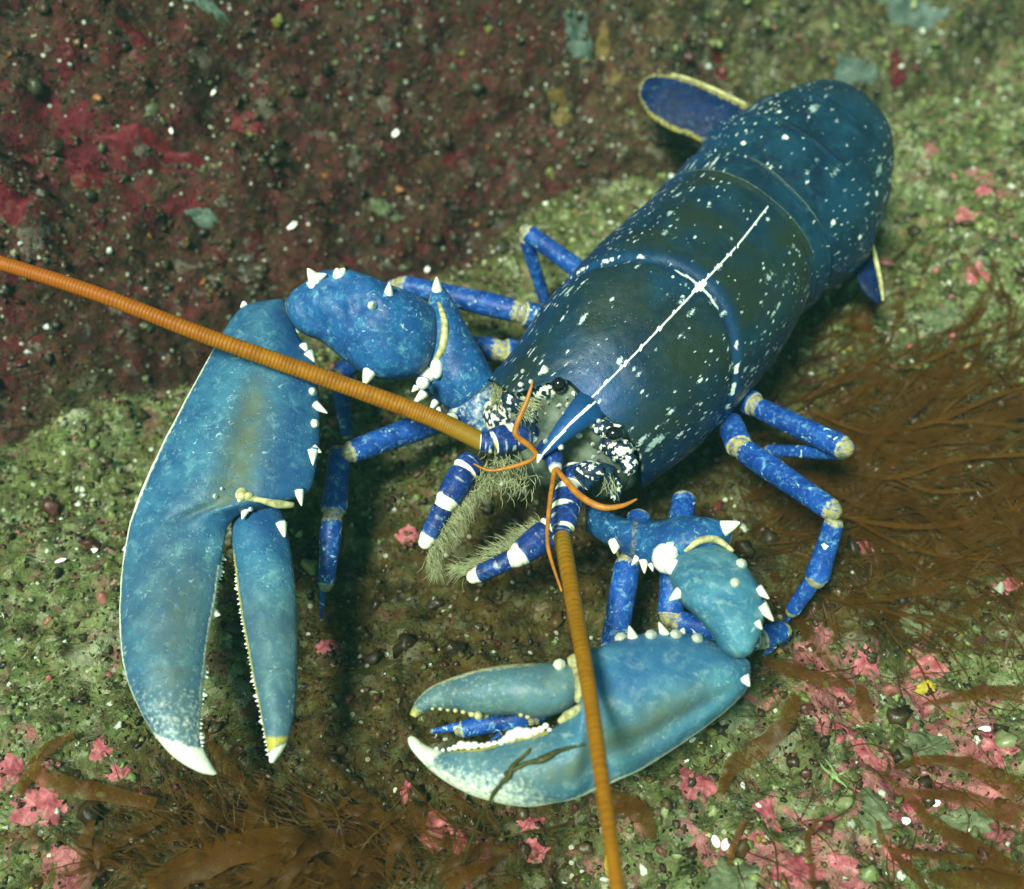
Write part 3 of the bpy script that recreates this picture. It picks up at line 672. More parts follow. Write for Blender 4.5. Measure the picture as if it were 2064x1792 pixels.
def claw_left():
    ed = [((545, 604), (572, 602)), ((490, 618), (582, 630)), ((452, 666), (603, 680)), ((413, 735), (634, 730)), ((374, 805), (643, 800)), ((335, 880), (645, 880)), ((299, 955), (637, 945)),
          ((275, 1012), (610, 1000)), ((262, 1055), (478, 1040)), ((250, 1115), (450, 1105)), ((242, 1195), (437, 1190)), ((242, 1280), (421, 1275)), ((254, 1360), (411, 1350)),
          ((279, 1425), (404, 1420)), ((312, 1482), (402, 1475)), ((352, 1527), (411, 1512)), ((398, 1555), (427, 1543)), ((430, 1563), (438, 1559))]
    zs = np.linspace(6.3, 3.0, len(ed))
    tk = [.3, .75, 1.0, 1.2, 1.3, 1.3, 1.2, 1.05, .85, .78, .75, .72, .66, .58, .48, .38, .25, .08]
    def pig(S, X, Y):
        edge = np.where(X < 0, sstep(.91, .97, -X), 0)*sstep(.06, .2, S)*.75
        inn = np.where((X > 0) & (S > .55), sstep(.93, .99, X), 0)*.6
        tip = sstep(.815, .885, S-.03*X)
        brown = np.exp(-((X-.10-.1*S)/.27)**2)*sstep(.15, .26, S)*sstep(.52, .40, S)*(Y > 0)
        grey = (.25+.4*np.exp(-((X-.45)/.45)**2))*sstep(.45, .62, S)+.12*np.exp(-((X+.1)/.4)**2)
        return np.maximum(np.maximum(np.maximum(edge, inn), tip*1.2), .34*sstep(.60, .80, S)), np.where(tip > .1, 0, inn*.5), np.maximum(brown, grey), 1-.75*np.clip(sstep(.30, .75, X)*sstep(.52, .44, S)+.6*sstep(.14, .03, S)+.35*sstep(-.55, -.8, X)*sstep(.75, .5, S), 0, 1)
    gv = lambda S, X: .30*np.exp(-((X-.08-.12*S)/.20)**2)*sstep(.06, .36, S)*sstep(.58, .40, S)
    c = build('claw', [slab(ed, zs, tk, n=72, k=9, pig=pig, groove=gv, bumps=.06, seed=1, lens=.45)], MAT['claw'], lob)
    c['label'] = 'long slender cutting claw with fine saw teeth, held open and pointing down'
    ed2 = [((468, 1040), (563, 1018)), ((467, 1062), (576, 1058)), ((470, 1110), (584, 1100)), ((477, 1170), (593, 1160)), ((486, 1235), (598, 1230)), ((497, 1295), (600, 1300)), ((508, 1355), (599, 1365)),
           ((520, 1412), (596, 1420)), ((531, 1468), (587, 1470)), ((540, 1512), (573, 1508)), ((543, 1537), (552, 1538))]
    def pig2(S, X, Y):
        edge = np.where(X < 0, sstep(.80, .92, -X), sstep(.93, .99, X)*.6)*sstep(.1, .25, S)
        tip = sstep(.86, .94, S+.03*X)
        return np.maximum(edge*.5, tip*1.1), np.maximum(np.where(X < -.6, edge*.62, edge*.25), .75*sstep(.80, .86, S)*(1-tip)), .5*sstep(.2, .45, S)+0*X, 1-.8*sstep(.3, .08, S)+0*X
    d = build('movable_finger', [slab(ed2, np.linspace(4.4, 3.2, len(ed2)), [.5, .72, .74, .72, .68, .62, .56, .48, .38, .26, .1], n=52, k=8, pig=pig2, bumps=.04, seed=2, lens=.35)], MAT['claw'], c)
    teeth(c, [(449, 1118), (440, 1170), (430, 1225), (421, 1265), (412, 1320), (408, 1370), (404, 1420), (402, 1470), (406, 1505)], 4.25, 3.5, -1, 3.0, 6.5, 9.0, 4, 11, big=((.30, 17, 11), (.62, 12, 8), (.74, 13, 9)))
    teeth(c, [(474, 1130), (480, 1190), (489, 1250), (500, 1310), (511, 1365), (523, 1420), (534, 1475), (541, 1520)], 4.1, 3.3, 1, 2.6, 6.0, 9.0, 4, 12, big=((.7, 9, 6), (.82, 9, 6)))
    # hinge knobs
    build('hinge', [ball(seat(487, 996, 5.9), .22, sc=(1, 1.3, .8)), ball(seat(502, 1000, 5.75), .16), tube([seat(495, 1002, 5.75), seat(525, 1008, 5.6), seat(560, 1016, 5.3), seat(592, 1018, 5.0)], [.12, .1, .16, .1])], MAT['membrane'], c)
    spines(c, [(612, 700, 6.3, 622, 720, 6.5, 9), (622, 715, 6.2, 634, 730, 6.3, 11), (630, 790, 6.1, 633, 787, 6.6, 9), (637, 818, 5.9, 660, 833, 6.0, 9), (634, 855, 5.9, 638, 858, 6.4, 9),
               (634, 905, 5.6, 648, 912, 5.7, 8), (630, 912, 5.6, 630, 940, 5.8, 10), (603, 992, 5.2, 608, 1020, 5.3, 9), (567, 1060, 4.7, 574, 1083, 5.0, 11), (486, 1000, 5.9, 481, 1012, 6.1, 9),
               (494, 1030, 5.4, 488, 1047, 5.6, 8), (434, 1000, 5.7, 433, 999, 6.0, 5), (447, 985, 5.8, 447, 984, 6.05, 3.5), (492, 614, 6.3, 485, 620, 6.5, 6), (505, 1025, 5.3, 505, 1024, 5.5, 5)])
    # wrist
    ed3 = [((574, 610), (578, 634)), ((590, 588), (596, 662)), ((612, 572), (618, 676)), ((640, 551), (650, 690)), ((690, 544), (696, 728)), ((742, 556), (742, 758)), ((790, 576), (790, 766)), ((838, 595), (842, 756)), ((872, 622), (874, 722)), ((887, 660), (888, 690))]
    def pig3(S, X, Y): return .25*sstep(.06, .0, S)+0*X, .5*sstep(.05, 0, S)+.35*sstep(.95, 1, S)+0*X, 0*X+.1*sstep(.3, 0, S), 0*X+1
    build('wrist', [slab(ed3, [6.2, 6.3, 6.35, 6.4, 6.35, 6.3, 6.1, 5.9, 5.7, 5.6], [.4, .85, .95, 1.2, 1.35, 1.45, 1.45, 1.25, .9, .3], n=60, k=8, pig=pig3, bumps=.16, seed=3, lens=.0, flat=.72)], MAT['arm'], c)
    spines(c, [(634, 562, 6.6, 620, 541, 7.0, 13), (640, 560, 6.7, 658, 553, 7.0, 10), (628, 575, 6.8, 618, 570, 7.0, 8), (682, 552, 6.7, 678, 541, 7.0, 11), (783, 590, 6.9, 785, 569, 7.2, 9), (751, 616, 7.6, 751, 612, 8.2, 9),
               (744, 752, 6.5, 733, 778, 6.8, 13), (690, 548, 6.7, 695, 541, 6.9, 8)])
    # upper arm and its base
    ed4 = [((830, 735), (876, 563)), ((845, 752), (905, 592)), ((868, 790), (940, 655)), ((893, 816), (972, 710)), ((915, 832), (1000, 765))]
    build('upper_arm', [slab(ed4, [5.4, 5.2, 4.8, 4.4, 4.0], [.8, 1.25, 1.25, 1.1, .8], n=48, k=8, pig=lambda S, X, Y: (0*S, .6*sstep(.06, 0, S)+.8*sstep(.965, 1, S), 0*S, 0*S+1), bumps=.09, seed=4, lens=.1),
                        slab([((903, 828), (1000, 762)), ((930, 858), (1006, 795)), ((965, 885), (1012, 840))], [4.0, 3.7, 3.3], [.8, .9, .6], n=36, k=8, pig=lambda S, X, Y: (.33+.3*fbm(S*6, X*3, 81, 2)+0*X, .1+0*X, 0*X, 0*X+1), seed=5, lens=.1)], MAT['arm'], c)
    build('joint_skin', [tube([seat(884, 610, 5.6), seat(896, 650, 5.7), seat(892, 700, 5.5), seat(872, 735, 5.3)], [.06, .14, .16, .08], 12)], MAT['membrane'], c)
    build('joint_knob', [ball(seat(862, 752, 5.9), .34, sc=(1, 1.3, .8)), ball(seat(880, 742, 5.8), .36, sc=(.7, 1.4, .8)), ball(seat(852, 772, 6.0), .25)], MAT['spine'], c)
    spines(c, [(881, 582, 5.9, 880, 558, 6.3, 10), (853, 770, 5.9, 850, 783, 6.1, 12), (852, 795, 5.3, 832, 815, 5.5, 9), (876, 812, 5.0, 866, 830, 5.2, 7), (838, 782, 5.4, 830, 790, 5.5, 6), (884, 826, 4.6, 888, 832, 4.8, 5), (908, 846, 4.6, 898, 846, 5.3, 13)])
    return c
claw_left()

def claw_right():
    ed = [((1480, 1312), (1512, 1334)), ((1444, 1296), (1510, 1378)), ((1404, 1280), (1482, 1414)), ((1352, 1273), (1430, 1458)), ((1302, 1277), (1368, 1502)), ((1252, 1289), (1302, 1545)), ((1208, 1304), (1244, 1573)),
          ((1176, 1325), (1200, 1592)), ((1163, 1423), (1160, 1608)), ((1124, 1463), (1118, 1618)), ((1075, 1481), (1070, 1625)), ((1020, 1494), (1016, 1620)), ((974, 1508), (964, 1607)), ((930, 1512), (916, 1585)),
          ((891, 1513), (872, 1555)), ((859, 1503), (843, 1527)), ((838, 1487), (825, 1503)), ((827, 1483), (822, 1488))]
    zs = np.interp(np.arange(len(ed)), [0, 7, 17], [4.2, 4.0, 3.0])
    tk = [.4, .9, 1.3, 1.6, 1.7, 1.65, 1.5, 1.3, 1.15, 1.05, .95, .85, .72, .6, .48, .36, .22, .06]
    def pig(S, X, Y):
        edge = np.where(X > 0, sstep(.86, .95, X), 0)*.9*sstep(.03, .12, S)
        inn = np.where((X < 0) & (S > .55), sstep(.9, .99, -X), 0)
        tip = sstep(.80, .90, S-.02*X)
        brown = .9*np.exp(-((X-.28+.9*np.abs(S-.3))/.34)**2)*sstep(.08, .25, S)*sstep(.70, .45, S)+.45*sstep(.42, .62, S)
        return np.maximum(np.maximum(edge, (.42+.14*X)*sstep(.40, .72, S)+.14*X*sstep(.2, .4, S)), np.maximum(tip*1.2, inn*.3)), inn*.7*(1-tip), brown*(Y > 0), 1-.7*np.clip(sstep(.15, -.55, X)*sstep(.5, .38, S)+.5*np.exp(-((X-.68)/.13)**2)*sstep(.6, .4, S), 0, 1)
    gv = lambda S, X: .18*np.exp(-((X-.45)/.18)**2)*sstep(.05, .2, S)*sstep(.5, .35, S)
    c = build('claw', [slab(ed, zs, tk, n=72, k=9, pig=pig, groove=gv, bumps=.06, seed=6, lens=.35)], MAT['pale_claw'], lob)
    c['label'] = 'short broad crushing claw with blunt molar teeth, held open across the front'
    ed2 = [((1170, 1333), (1176, 1398)), ((1130, 1337), (1150, 1428)), ((1082, 1337), (1092, 1446)), ((1016, 1341), (1028, 1440)), ((954, 1352), (968, 1441)), ((905, 1368), (916, 1431)), ((864, 1387), (880, 1430)), ((838, 1414), (856, 1436)), ((826, 1440), (838, 1447))]
    def pig2(S, X, Y):
        edge = np.where(X < 0, sstep(.88, .97, -X), sstep(.85, .97, X)*.7)*sstep(.1, .3, S)
        tip = sstep(.78, .97, S)
        return .55*sstep(.9, 1.0, S)+.25*edge+.24*sstep(.1, .5, S)+0*X, np.maximum(tip*.62, edge*.5), .62+0*X-.3*tip, 0*S+1
    build('movable_finger', [slab(ed2, np.linspace(4.2, 3.3, len(ed2)), [.6, .85, .9, .84, .74, .6, .45, .3, .1], n=48, k=9, pig=pig2, bumps=.05, seed=7, lens=.25)], MAT['pale_claw'], c)
    # molar and biting teeth
    rg = np.random.default_rng(3); parts = []
    for (a, b, r) in ((1046, 1477, 15), (1031, 1483, 13), (1062, 1478, 14), (1020, 1490, 9), (1078, 1474, 9), (1090, 1470, 8), (1100, 1463, 7), (1010, 1496, 7), (998, 1499, 7), (985, 1502, 8), (972, 1503, 7), (957, 1502, 9), (944, 1503, 9), (930, 1502, 10), (917, 1507, 7), (906, 1510, 5), (1108, 1472, 5), (880, 1509, 4), (893, 1512, 4)):
        p = seat(a, b, 4.4 if a > 1000 else 3.9); parts.append(ball(p, r*((p-CAM)@_F)/FPX, sc=(1, rg.uniform(.8, 1), rg.uniform(.8, 1.1))))
    build('teeth', parts, MAT['spine'], c)
    parts = []
    for (a, b, r) in ((872, 1428, 4), (888, 1428, 5), (903, 1430, 5), (918, 1432, 5), (934, 1434, 6), (951, 1438, 8), (964, 1442, 9), (978, 1442, 8), (1050, 1440, 6), (1064, 1444, 6)):
        p = seat(a, b, 3.9); parts.append(ball(p, r*((p-CAM)@_F)/FPX))
    build('teeth', parts, MAT['membrane'], c)
    build('hinge', [ball(seat(1160, 1333, 4.9), .26), tube([seat(1150, 1325, 4.7), seat(1166, 1350, 4.9), seat(1172, 1385, 4.9), seat(1166, 1412, 4.7)], [.14, .2, .2, .14]), tube([seat(1170, 1425, 4.7), seat(1145, 1445, 4.6), seat(1128, 1458, 4.4)], [.1, .2, .12])], MAT['membrane'], c)
    spines(c, [(1128, 1342, 5.0, 1128, 1345, 5.5, 12), (1252, 1288, 5.0, 1250, 1287, 5.6, 12), (1275, 1284, 4.4, 1268, 1262, 4.6, 10), (1312, 1281, 5.0, 1312, 1279, 5.6, 11), (1338, 1276, 4.6, 1328, 1254, 4.7, 9), (1362, 1280, 5.0, 1362, 1277, 5.6, 11),
               (1405, 1288, 5.0, 1405, 1285, 5.6, 11), (1500, 1366, 4.2, 1511, 1384, 4.3, 11), (1375, 1275, 4.5, 1378, 1266, 4.6, 7)])
    ed3 = [((1398, 1101), (1440, 1094)), ((1364, 1118), (1478, 1116)), ((1352, 1150), (1508, 1150)), ((1358, 1184), (1527, 1188)), ((1376, 1217), (1538, 1232)), ((1408, 1246), (1534, 1262)), ((1438, 1283), (1523, 1292)), ((1456, 1312), (1514, 1314)), ((1478, 1327), (1500, 1326))]
    build('wrist', [slab(ed3, [4.8, 5.0, 5.2, 5.3, 5.3, 5.2, 5.1, 5.0, 4.9], [.4, .95, 1.3, 1.4, 1.35, 1.2, .95, .7, .2], n=52, k=9, pig=lambda S, X, Y: (0*S+.08, .42*sstep(.9, 1, S)+0*X, .3*sstep(.85, 1, S)+0*X, 0*X+1), bumps=.12, seed=8, lens=.0, flat=.75)], MAT['pale_claw'], c)
    spines(c, [(1494, 1138, 6.0, 1498, 1137, 6.6, 11), (1482, 1176, 6.4, 1485, 1178, 7.0, 10), (1530, 1190, 5.4, 1550, 1207, 5.6, 10), (1536, 1224, 5.4, 1559, 1252, 5.5, 12), (1526, 1255, 5.4, 1536, 1269, 5.5, 8), (1368, 1196, 5.3, 1349, 1210, 5.4, 11)])
    ed4 = [((1180, 1000), (1180, 1070)), ((1215, 1022), (1225, 1098)), ((1262, 1045), (1262, 1118)), ((1325, 1050), (1305, 1142)), ((1368, 1040), (1345, 1150)), ((1420, 1042), (1395, 1130)), ((1462, 1052), (1440, 1112)), ((1478, 1072), (1472, 1100))]
    build('upper_arm', [slab(ed4, [2.8, 3.2, 3.6, 4.1, 4.5, 4.8, 4.8, 4.7], [.6, .8, .9, 1.0, 1.1, 1.0, .8, .3], n=44, k=8, pig=lambda S, X, Y: (0*S, .5*np.exp(-((S-.33)/.02)**2)+.6*sstep(.93, 1, S), 0*S, 0*S+1), bumps=.07, seed=9, lens=.1)], MAT['arm'], c)
    build('joint_skin', [tube([seat(1380, 1112, 5.3), seat(1410, 1090, 5.6), seat(1445, 1088, 5.6), seat(1478, 1112, 5.3)], [.07, .13, .13, .06], 12)], MAT['membrane'], c)
    build('joint_knob', [ball(seat(1342, 1125, 5.2), .48, sc=(1, 1.2, .9)), ball(seat(1352, 1112, 5.4), .25), ball(seat(1355, 1142, 5.2), .3)], MAT['spine'], c)
    spines(c, [(1462, 1064, 5.4, 1492, 1053, 5.6, 15), (1240, 1096, 4.2, 1238, 1116, 4.5, 13), (1284, 1125, 4.0, 1273, 1140, 4.1, 7), (1298, 1132, 4.1, 1299, 1156, 4.2, 9), (1312, 1138, 4.1, 1316, 1152, 4.2, 6), (1350, 1100, 5.7, 1358, 1095, 6.1, 8)])
    return c
claw_right()

# walking legs: (x, y, height, half width in grid units) from body to foot
def leg(segs, label=None, tipy=False):
    parts = []
    for k, (a, b) in enumerate(segs):
        A, B = P(*a[:3]), P(*b[:3]); ra = a[3]*((A-CAM)@_F)/FPX; rb = b[3]*((B-CAM)@_F)/FPX
        d = B-A
        last = k == len(segs)-1
        def pg(s, last=last):
            j = np.maximum(sstep(.20, .14, s), sstep(.74, .80, s))
            return np.stack([.34*j+.16*np.sin(s*9+k)**2, .50*j, 0*s, 0*s+1], -1)
        parts.append(tube([A-.02*d, A+.06*d, A+.3*d, A+.62*d, A+.9*d, B, B+.03*d], [ra*.72, ra*.98, ra*1.03, (ra+rb)/2, rb*1.06, rb*.98, rb*.5], 16, 6, pg))
        if not last:
            parts.append(ball(B, rb*.8) + ()) if False else None
            v, f, _ = ball(B+.01*d, rb*.86, 14, 10); parts.append((v, f, {'pig': np.tile([.2, .52, 0, 1.0], (len(v), 1))}))
    return build('walking_leg', parts, MAT['leg'], lob)
leg([((1190, 560, 3.4, 19), (1062, 468, 4.6, 18)), ((1058, 476, 4.4, 14), (1100, 610, 1.2, 12))])
leg([((1150, 655, 3.0, 26), (1056, 632, 3.8, 25)), ((1046, 628, 3.8, 24), (812, 574, 4.0, 19)), ((800, 575, 3.9, 17), (700, 640, 1.5, 14))])
leg([((1090, 720, 2.7, 26), (1018, 708, 3.2, 26)), ((1008, 706, 3.2, 25), (760, 690, 2.8, 20)), ((755, 692, 2.8, 18), (684, 756, 2.4, 20)), ((684, 765, 2.2, 17), (700, 880, .4, 12))])
leg([((985, 800, 2.4, 26), (905, 838, 2.6, 28)), ((900, 840, 2.6, 27), (706, 912, 2.9, 23)), ((686, 905, 2.8, 23), (672, 1032, 2.0, 26)), ((670, 1042, 1.9, 22), (657, 1178, .6, 17)), ((650, 1176, .6, 6), (648, 1250, .0, 3))])
leg([((1470, 850, 2.8, 26), (1490, 900, 3.2, 27)), ((1496, 905, 3.2, 25), (1676, 1028, 4.4, 23)), ((1682, 1050, 4.2, 21), (1646, 1166, 2.4, 24)), ((1640, 1168, 2.3, 17), (1596, 1232, 1.0, 15)), ((1596, 1232, .9, 6), (1580, 1262, .3, 3))])
leg([((1470, 790, 2.6, 24), (1520, 815, 3.0, 25)), ((1524, 820, 3.0, 22), (1700, 902, 4.0, 24)), ((1700, 914, 3.6, 14), (1550, 908, 1.6, 12)), ((1548, 908, 1.4, 9), (1500, 930, .2, 5))])
leg([((1290, 1040, 2.4, 26), (1268, 1120, 2.6, 27)), ((1266, 1130, 2.5, 27), (1236, 1310, 1.6, 26)), ((1230, 1320, 1.5, 24), (1070, 1442, 1.3, 24)), ((1075, 1440, 1.3, 22), (930, 1470, 1.1, 17)), ((935, 1462, 1.2, 9), (872, 1474, 1.0, 6)), ((1010, 1478, 1.1, 6), (985, 1500, 1.0, 4))])
leg([((1380, 1000, 2.6, 25), (1362, 1120, 2.4, 26)), ((1360, 1130, 2.3, 27), (1350, 1240, 1.5, 25)), ((1360, 1250, 1.5, 22), (1530, 1290, 1.2, 22)), ((1534, 1288, 1.3, 24), (1578, 1272, 1.1, 21)), ((1560, 1300, 1.0, 8), (1540, 1320, .4, 4))])

# long feelers
def antenna(name, pts, rad, period, base):
    p = np.array([P(*q) for q in pts]); r = [a*((b-CAM)@_F)/FPX for a, b in zip(rad, p)]
    L = np.linalg.norm(np.diff(p, axis=0), axis=1).sum()
    rg = np.random.default_rng(int(period*1000))
    v, f, A = tube(p, r, 16, 40, lambda s: np.stack([s*L/period*2*np.pi+2.2*np.sin(s*23)+1.4*np.sin(s*61+1), np.maximum(sstep(.22, .02, s), base), sstep(.3, .75, s)*(1-base), 0*s+1], -1))
    o = build(name, [(v, f, A)], MAT['antenna'], lob); return o
def peduncle(parent, rows):
    parts = []
    for a, b, ra, rb in rows:
        A, B = P(*a), P(*b); k = ((A-CAM)@_F)/FPX; d = B-A
        parts.append(tube([A, A+.1*d, A+.5*d, A+.9*d, B], [ra*k*.8, ra*k, (ra+rb)/2*k*1.05, rb*k, rb*k*.7], 16, 6,
                          lambda s: np.stack([(.8*sstep(.42, .36, s)+.7*sstep(.74, .79, s)+.5*np.sin(s*13+ra)**6)*sstep(-.5, .5, np.sin(ANG[0]*2+s*7+ra)+.35), .5*sstep(.76, .82, s), 0*s, 0*s+1], -1)))
    build('antenna_base', parts, MAT['mouth'], parent)
a1 = antenna('antenna', [(978, 894, 4.9), (860, 838, 5.3), (640, 757, 6.6), (420, 679, 8.0), (200, 594, 9.2), (0, 530, 10.0), (-220, 470, 10.6)], [19, 19, 18, 16.5, 15.5, 15, 14], .125, .0)
peduncle(a1, [((1078, 872, 4.6), (1028, 880, 4.8), 30, 30), ((1034, 880, 4.8), (990, 893, 4.9), 29, 28), ((994, 892, 4.9), (966, 890, 4.95), 23, 20)])
a2 = antenna('antenna', [(1132, 1078, 4.7), (1150, 1180, 5.5), (1172, 1300, 6.5), (1190, 1410, 7.2), (1213, 1570, 7.9), (1240, 1760, 8.4), (1262, 1930, 8.6)], [18, 17.5, 17, 16.5, 16, 15.5, 15], .20, .45)
peduncle(a2, [((1165, 950, 4.4), (1150, 985, 4.5), 30, 28), ((1148, 982, 4.5), (1140, 1030, 4.6), 28, 29), ((1140, 1020, 4.6), (1134, 1070, 4.7), 29, 24), ((1134, 1062, 4.7), (1131, 1088, 4.7), 20, 18)])

def thin(name, pts, rad, mat='antennule'):
    p = np.array([P(*q) for q in pts]); r = [a*((b-CAM)@_F)/FPX for a, b in zip(rad, p)]
    return build(name, [tube(p, r, 8, 8)], MAT[mat], lob)
thin('antennule', [(1082, 916, 5.6), (1066, 898, 5.9), (1040, 876, 6.3), (1044, 850, 6.7), (1062, 808, 7.2), (1074, 768, 7.6)], [6, 6.5, 6.5, 6, 5, 2])
thin('antennule', [(1082, 916, 5.5), (1066, 930, 5.6), (1020, 944, 5.6), (985, 948, 5.5), (955, 935, 5.4)], [5, 4.5, 4, 3, 2])
thin('antennule', [(1120, 942, 5.4), (1138, 966, 5.7), (1170, 1000, 5.9), (1212, 1022, 6.0), (1252, 1020, 6.0), (1284, 1006, 6.0)], [5, 6, 7.5, 7, 5, 2])
thin('antennule', [(1118, 946, 5.4), (1110, 1000, 5.7), (1104, 1060, 5.8), (1106, 1110, 5.8), (1132, 1192, 5.8)], [5, 5, 4.5, 4, 2])
build('antennule_base', [tube([P(1112, 905, 5.1), P(1117, 928, 5.25), P(1120, 948, 5.35)], [.33, .33, .2], 14, 6, lambda s: np.stack([.5*sstep(.7, .9, s), 0*s, 0*s, 0*s+1], -1)),
                         tube([P(1100, 900, 5.1), P(1092, 912, 5.3), P(1082, 916, 5.4)], [.28, .26, .15], 14, 6, zero4)], MAT['mouth'], lob)

# face: pale patches, eyes and the skin between them
FACE = [ball(P(1152, 800, 5.35), .95, 28, 20), ball(P(1195, 838, 5.3), .95, 28, 20), ball(P(1110, 812, 5.0), .85, 24, 16), ball(P(1226, 872, 5.0), .8, 24, 16)]
SURF.extend((b_[0], b_[1]) for b_ in FACE)
build('face', [ball(P(1118, 905, 3.6), 1.75, 28, 20, (1.0, .8, .85)), ball(P(1150, 850, 4.3), 1.9, 28, 20, (1, .8, .8)), ball(P(1075, 850, 3.9), 1.35, 24, 16, (1, .9, .9)), ball(P(1205, 935, 3.5), 1.35, 24, 16), ball(P(1235, 930, 3.3), 1.2, 20, 14)]+FACE, MAT['face'], lob)
def pal(v, thr, seed): 
    g = fbm(v[:, 0]*4.6+seed, v[:, 1]*4.6+v[:, 2]*2.3, seed, 3)-.12
    return np.stack([.95*(g > thr), 0*g, 0*g, 0*g+1], -1)
def patch(c, r, sc, thr, seed):
    v, f, _ = ball(c, r, 40, 28, sc); return (v, f, {'pig': pal(v, thr, seed)})
e1 = build('eye', [ball(P(1126, 776, 6.55), .27, 20, 14, (1, 1, 1.15))], MAT['eye'], lob)
build('eye_stalk', [patch(P(1098, 780, 6.0), .55, (1.05, .8, 1), -.18, 91), patch(P(1064, 786, 5.7), .5, (1.1, .8, .9), .12, 110), patch(P(1036, 806, 5.2), .5, (1, .9, .9), .2, 111), patch(P(1112, 792, 5.3), .38, (1, 1, 1), .1, 92), patch(P(1078, 812, 5.2), .42, (1.2, .8, .8), .25, 93)], MAT['dark_face'], e1)
e2 = build('eye', [ball(P(1238, 874, 6.2), .25, 20, 14, (1.25, 1, 1))], MAT['eye'], lob)
build('eye_stalk', [patch(P(1250, 908, 5.3), .50, (.95, .8, 1), -.12, 94), patch(P(1228, 896, 5.2), .38, (1, 1, 1), .25, 95)], MAT['dark_face'], e2)
def scale(ed, z, seed):
    build('antennal_scale', [slab(ed, z, [.12, .2, .2, .05], n=28, k=6, pig=lambda S, X, Y: (.8*sstep(.75, .9, S)*(fbm(S*5, X*3, seed, 2) > -.1)+0*X, 0*X, 0*X, 0*X+1))], MAT['dark_face'], lob)
scale([((1035, 825), (1078, 835)), ((1042, 845), (1080, 855)), ((1055, 862), (1080, 868)), ((1074, 874), (1078, 875))], [5.2, 5.3, 5.3, 5.3], 96)
scale([((1170, 935), (1205, 950)), ((1158, 948), (1200, 972)), ((1160, 962), (1188, 985)), ((1178, 985), (1184, 988))], [4.9, 5.0, 5.0, 5.0], 97)
scale([((1212, 930), (1240, 940)), ((1212, 955), (1238, 965)), ((1218, 975), (1234, 978)), ((1232, 1000), (1234, 1001))], [4.8, 4.8, 4.8, 4.8], 98)
spines(lob, [(1146, 816, 6.5, 1144, 813, 6.95, 6), (1130, 840, 6.3, 1126, 839, 6.75, 6), (1100, 890, 5.9, 1096, 889, 6.3, 5.5), (1088, 920, 5.6, 1083, 934, 5.7, 6), (1206, 848, 6.4, 1210, 848, 6.85, 5), (1195, 858, 6.4, 1198, 857, 6.85, 6.5),
             (1168, 876, 6.2, 1171, 876, 6.65, 7), (1131, 902, 5.9, 1133, 904, 6.3, 5.5), (1156, 793, 6.6, 1158, 798, 6.9, 4), (1050, 776, 6.0, 1053, 778, 6.4, 5), (1240, 860, 6.3, 1252, 858, 6.7, 6), (1235, 998, 4.6, 1232, 1005, 4.8, 4),
             (1140, 770, 6.5, 1138, 763, 6.9, 5), (1098, 745, 6.0, 1096, 737, 6.3, 8), (1275, 905, 5.9, 1290, 902, 6.2, 5)])

rk = np.random.default_rng(5)
for (cx, cy, zz, rr, nn) in ((1120, 800, 6.1, 34, 9), (1075, 775, 5.8, 32, 7), (1232, 900, 5.9, 30, 9), (1195, 905, 5.6, 26, 5), (1255, 950, 5.2, 24, 5)):
    for _ in range(nn):
        px_, py_ = cx+rk.normal()*rr*.6, cy+rk.normal()*rr*.6
        spines(lob, [(px_, py_, zz, px_-2+rk.normal()*3, py_+2, zz+.45, rk.uniform(2.5, 5))], 'knob')
# feeding limbs with bristles
def feeding_limb(rows, fringe, seed, curl):
    parts = []
    for a, b, ra, rb in rows:
        A, B = P(*a), P(*b); k = ((A-CAM)@_F)/FPX; d = B-A
        parts.append(tube([A, A+.1*d, A+.5*d, A+.9*d, B], [ra*k*.7, ra*k, (ra+rb)/2*k*1.06, rb*k*1.0, rb*k*.8], 16, 6, lambda s: np.stack([1.0*sstep(.72, .77, s)+(.6*sstep(.27, .20, s)+.5*np.sin(s*11)**8)*sstep(-.4, .6, np.sin(ANG[0]*2+s*9)), .3*sstep(.9, 1, s), 0*s, 0*s+1], -1)))
        v, f, _ = ball(B+.01*d, rb*k*.86, 14, 10); parts.append((v, f, {'pig': np.tile([.95, 0, 0, 1.0], (len(v), 1))}))
    o = build('feeding_limb', parts, MAT['mouth'], lob)
    rg = np.random.default_rng(seed); hp = []
    base = cr(fringe, 300)
    for k in range(520):
        i = rg.integers(0, 300); b = base[i]; t = i/299
        c = np.array([b[0], b[1]])+rg.normal(size=2)*4
        ang = b[3]+rg.normal()*.35; L = b[4]*rg.uniform(.5, 1.15); z = b[2]+rg.normal()*.12
        q0 = P(*c, z); q1 = P(c[0]+math.cos(ang)*L*.55, c[1]+math.sin(ang)*L*.55, z+rg.normal()*.12); q2 = P(c[0]+math.cos(ang+curl*.4)*L, c[1]+math.sin(ang+curl*.4)*L, z+rg.normal()*.2)
        hp.append(tube([q0, q1, q2], [.010, .007, .002], 4, 2))
    build('bristles', hp, MAT['hair'], o)
feeding_limb([((955, 928, 4.3), (935, 950, 4.3), 26, 28), ((936, 950, 4.3), (897, 1016, 4.0), 29, 24), ((895, 1020, 3.9), (858, 1092, 3.5), 21, 17)],
             [(985, 955, 4.2, 1.7, 26), (960, 985, 4.1, 1.1, 30), (925, 1025, 3.9, .9, 40), (900, 1055, 3.7, .9, 40), (878, 1095, 3.5, 1.0, 38), (866, 1120, 3.3, 1.3, 42), (872, 1148, 3.1, .8, 34)], 21, .6)
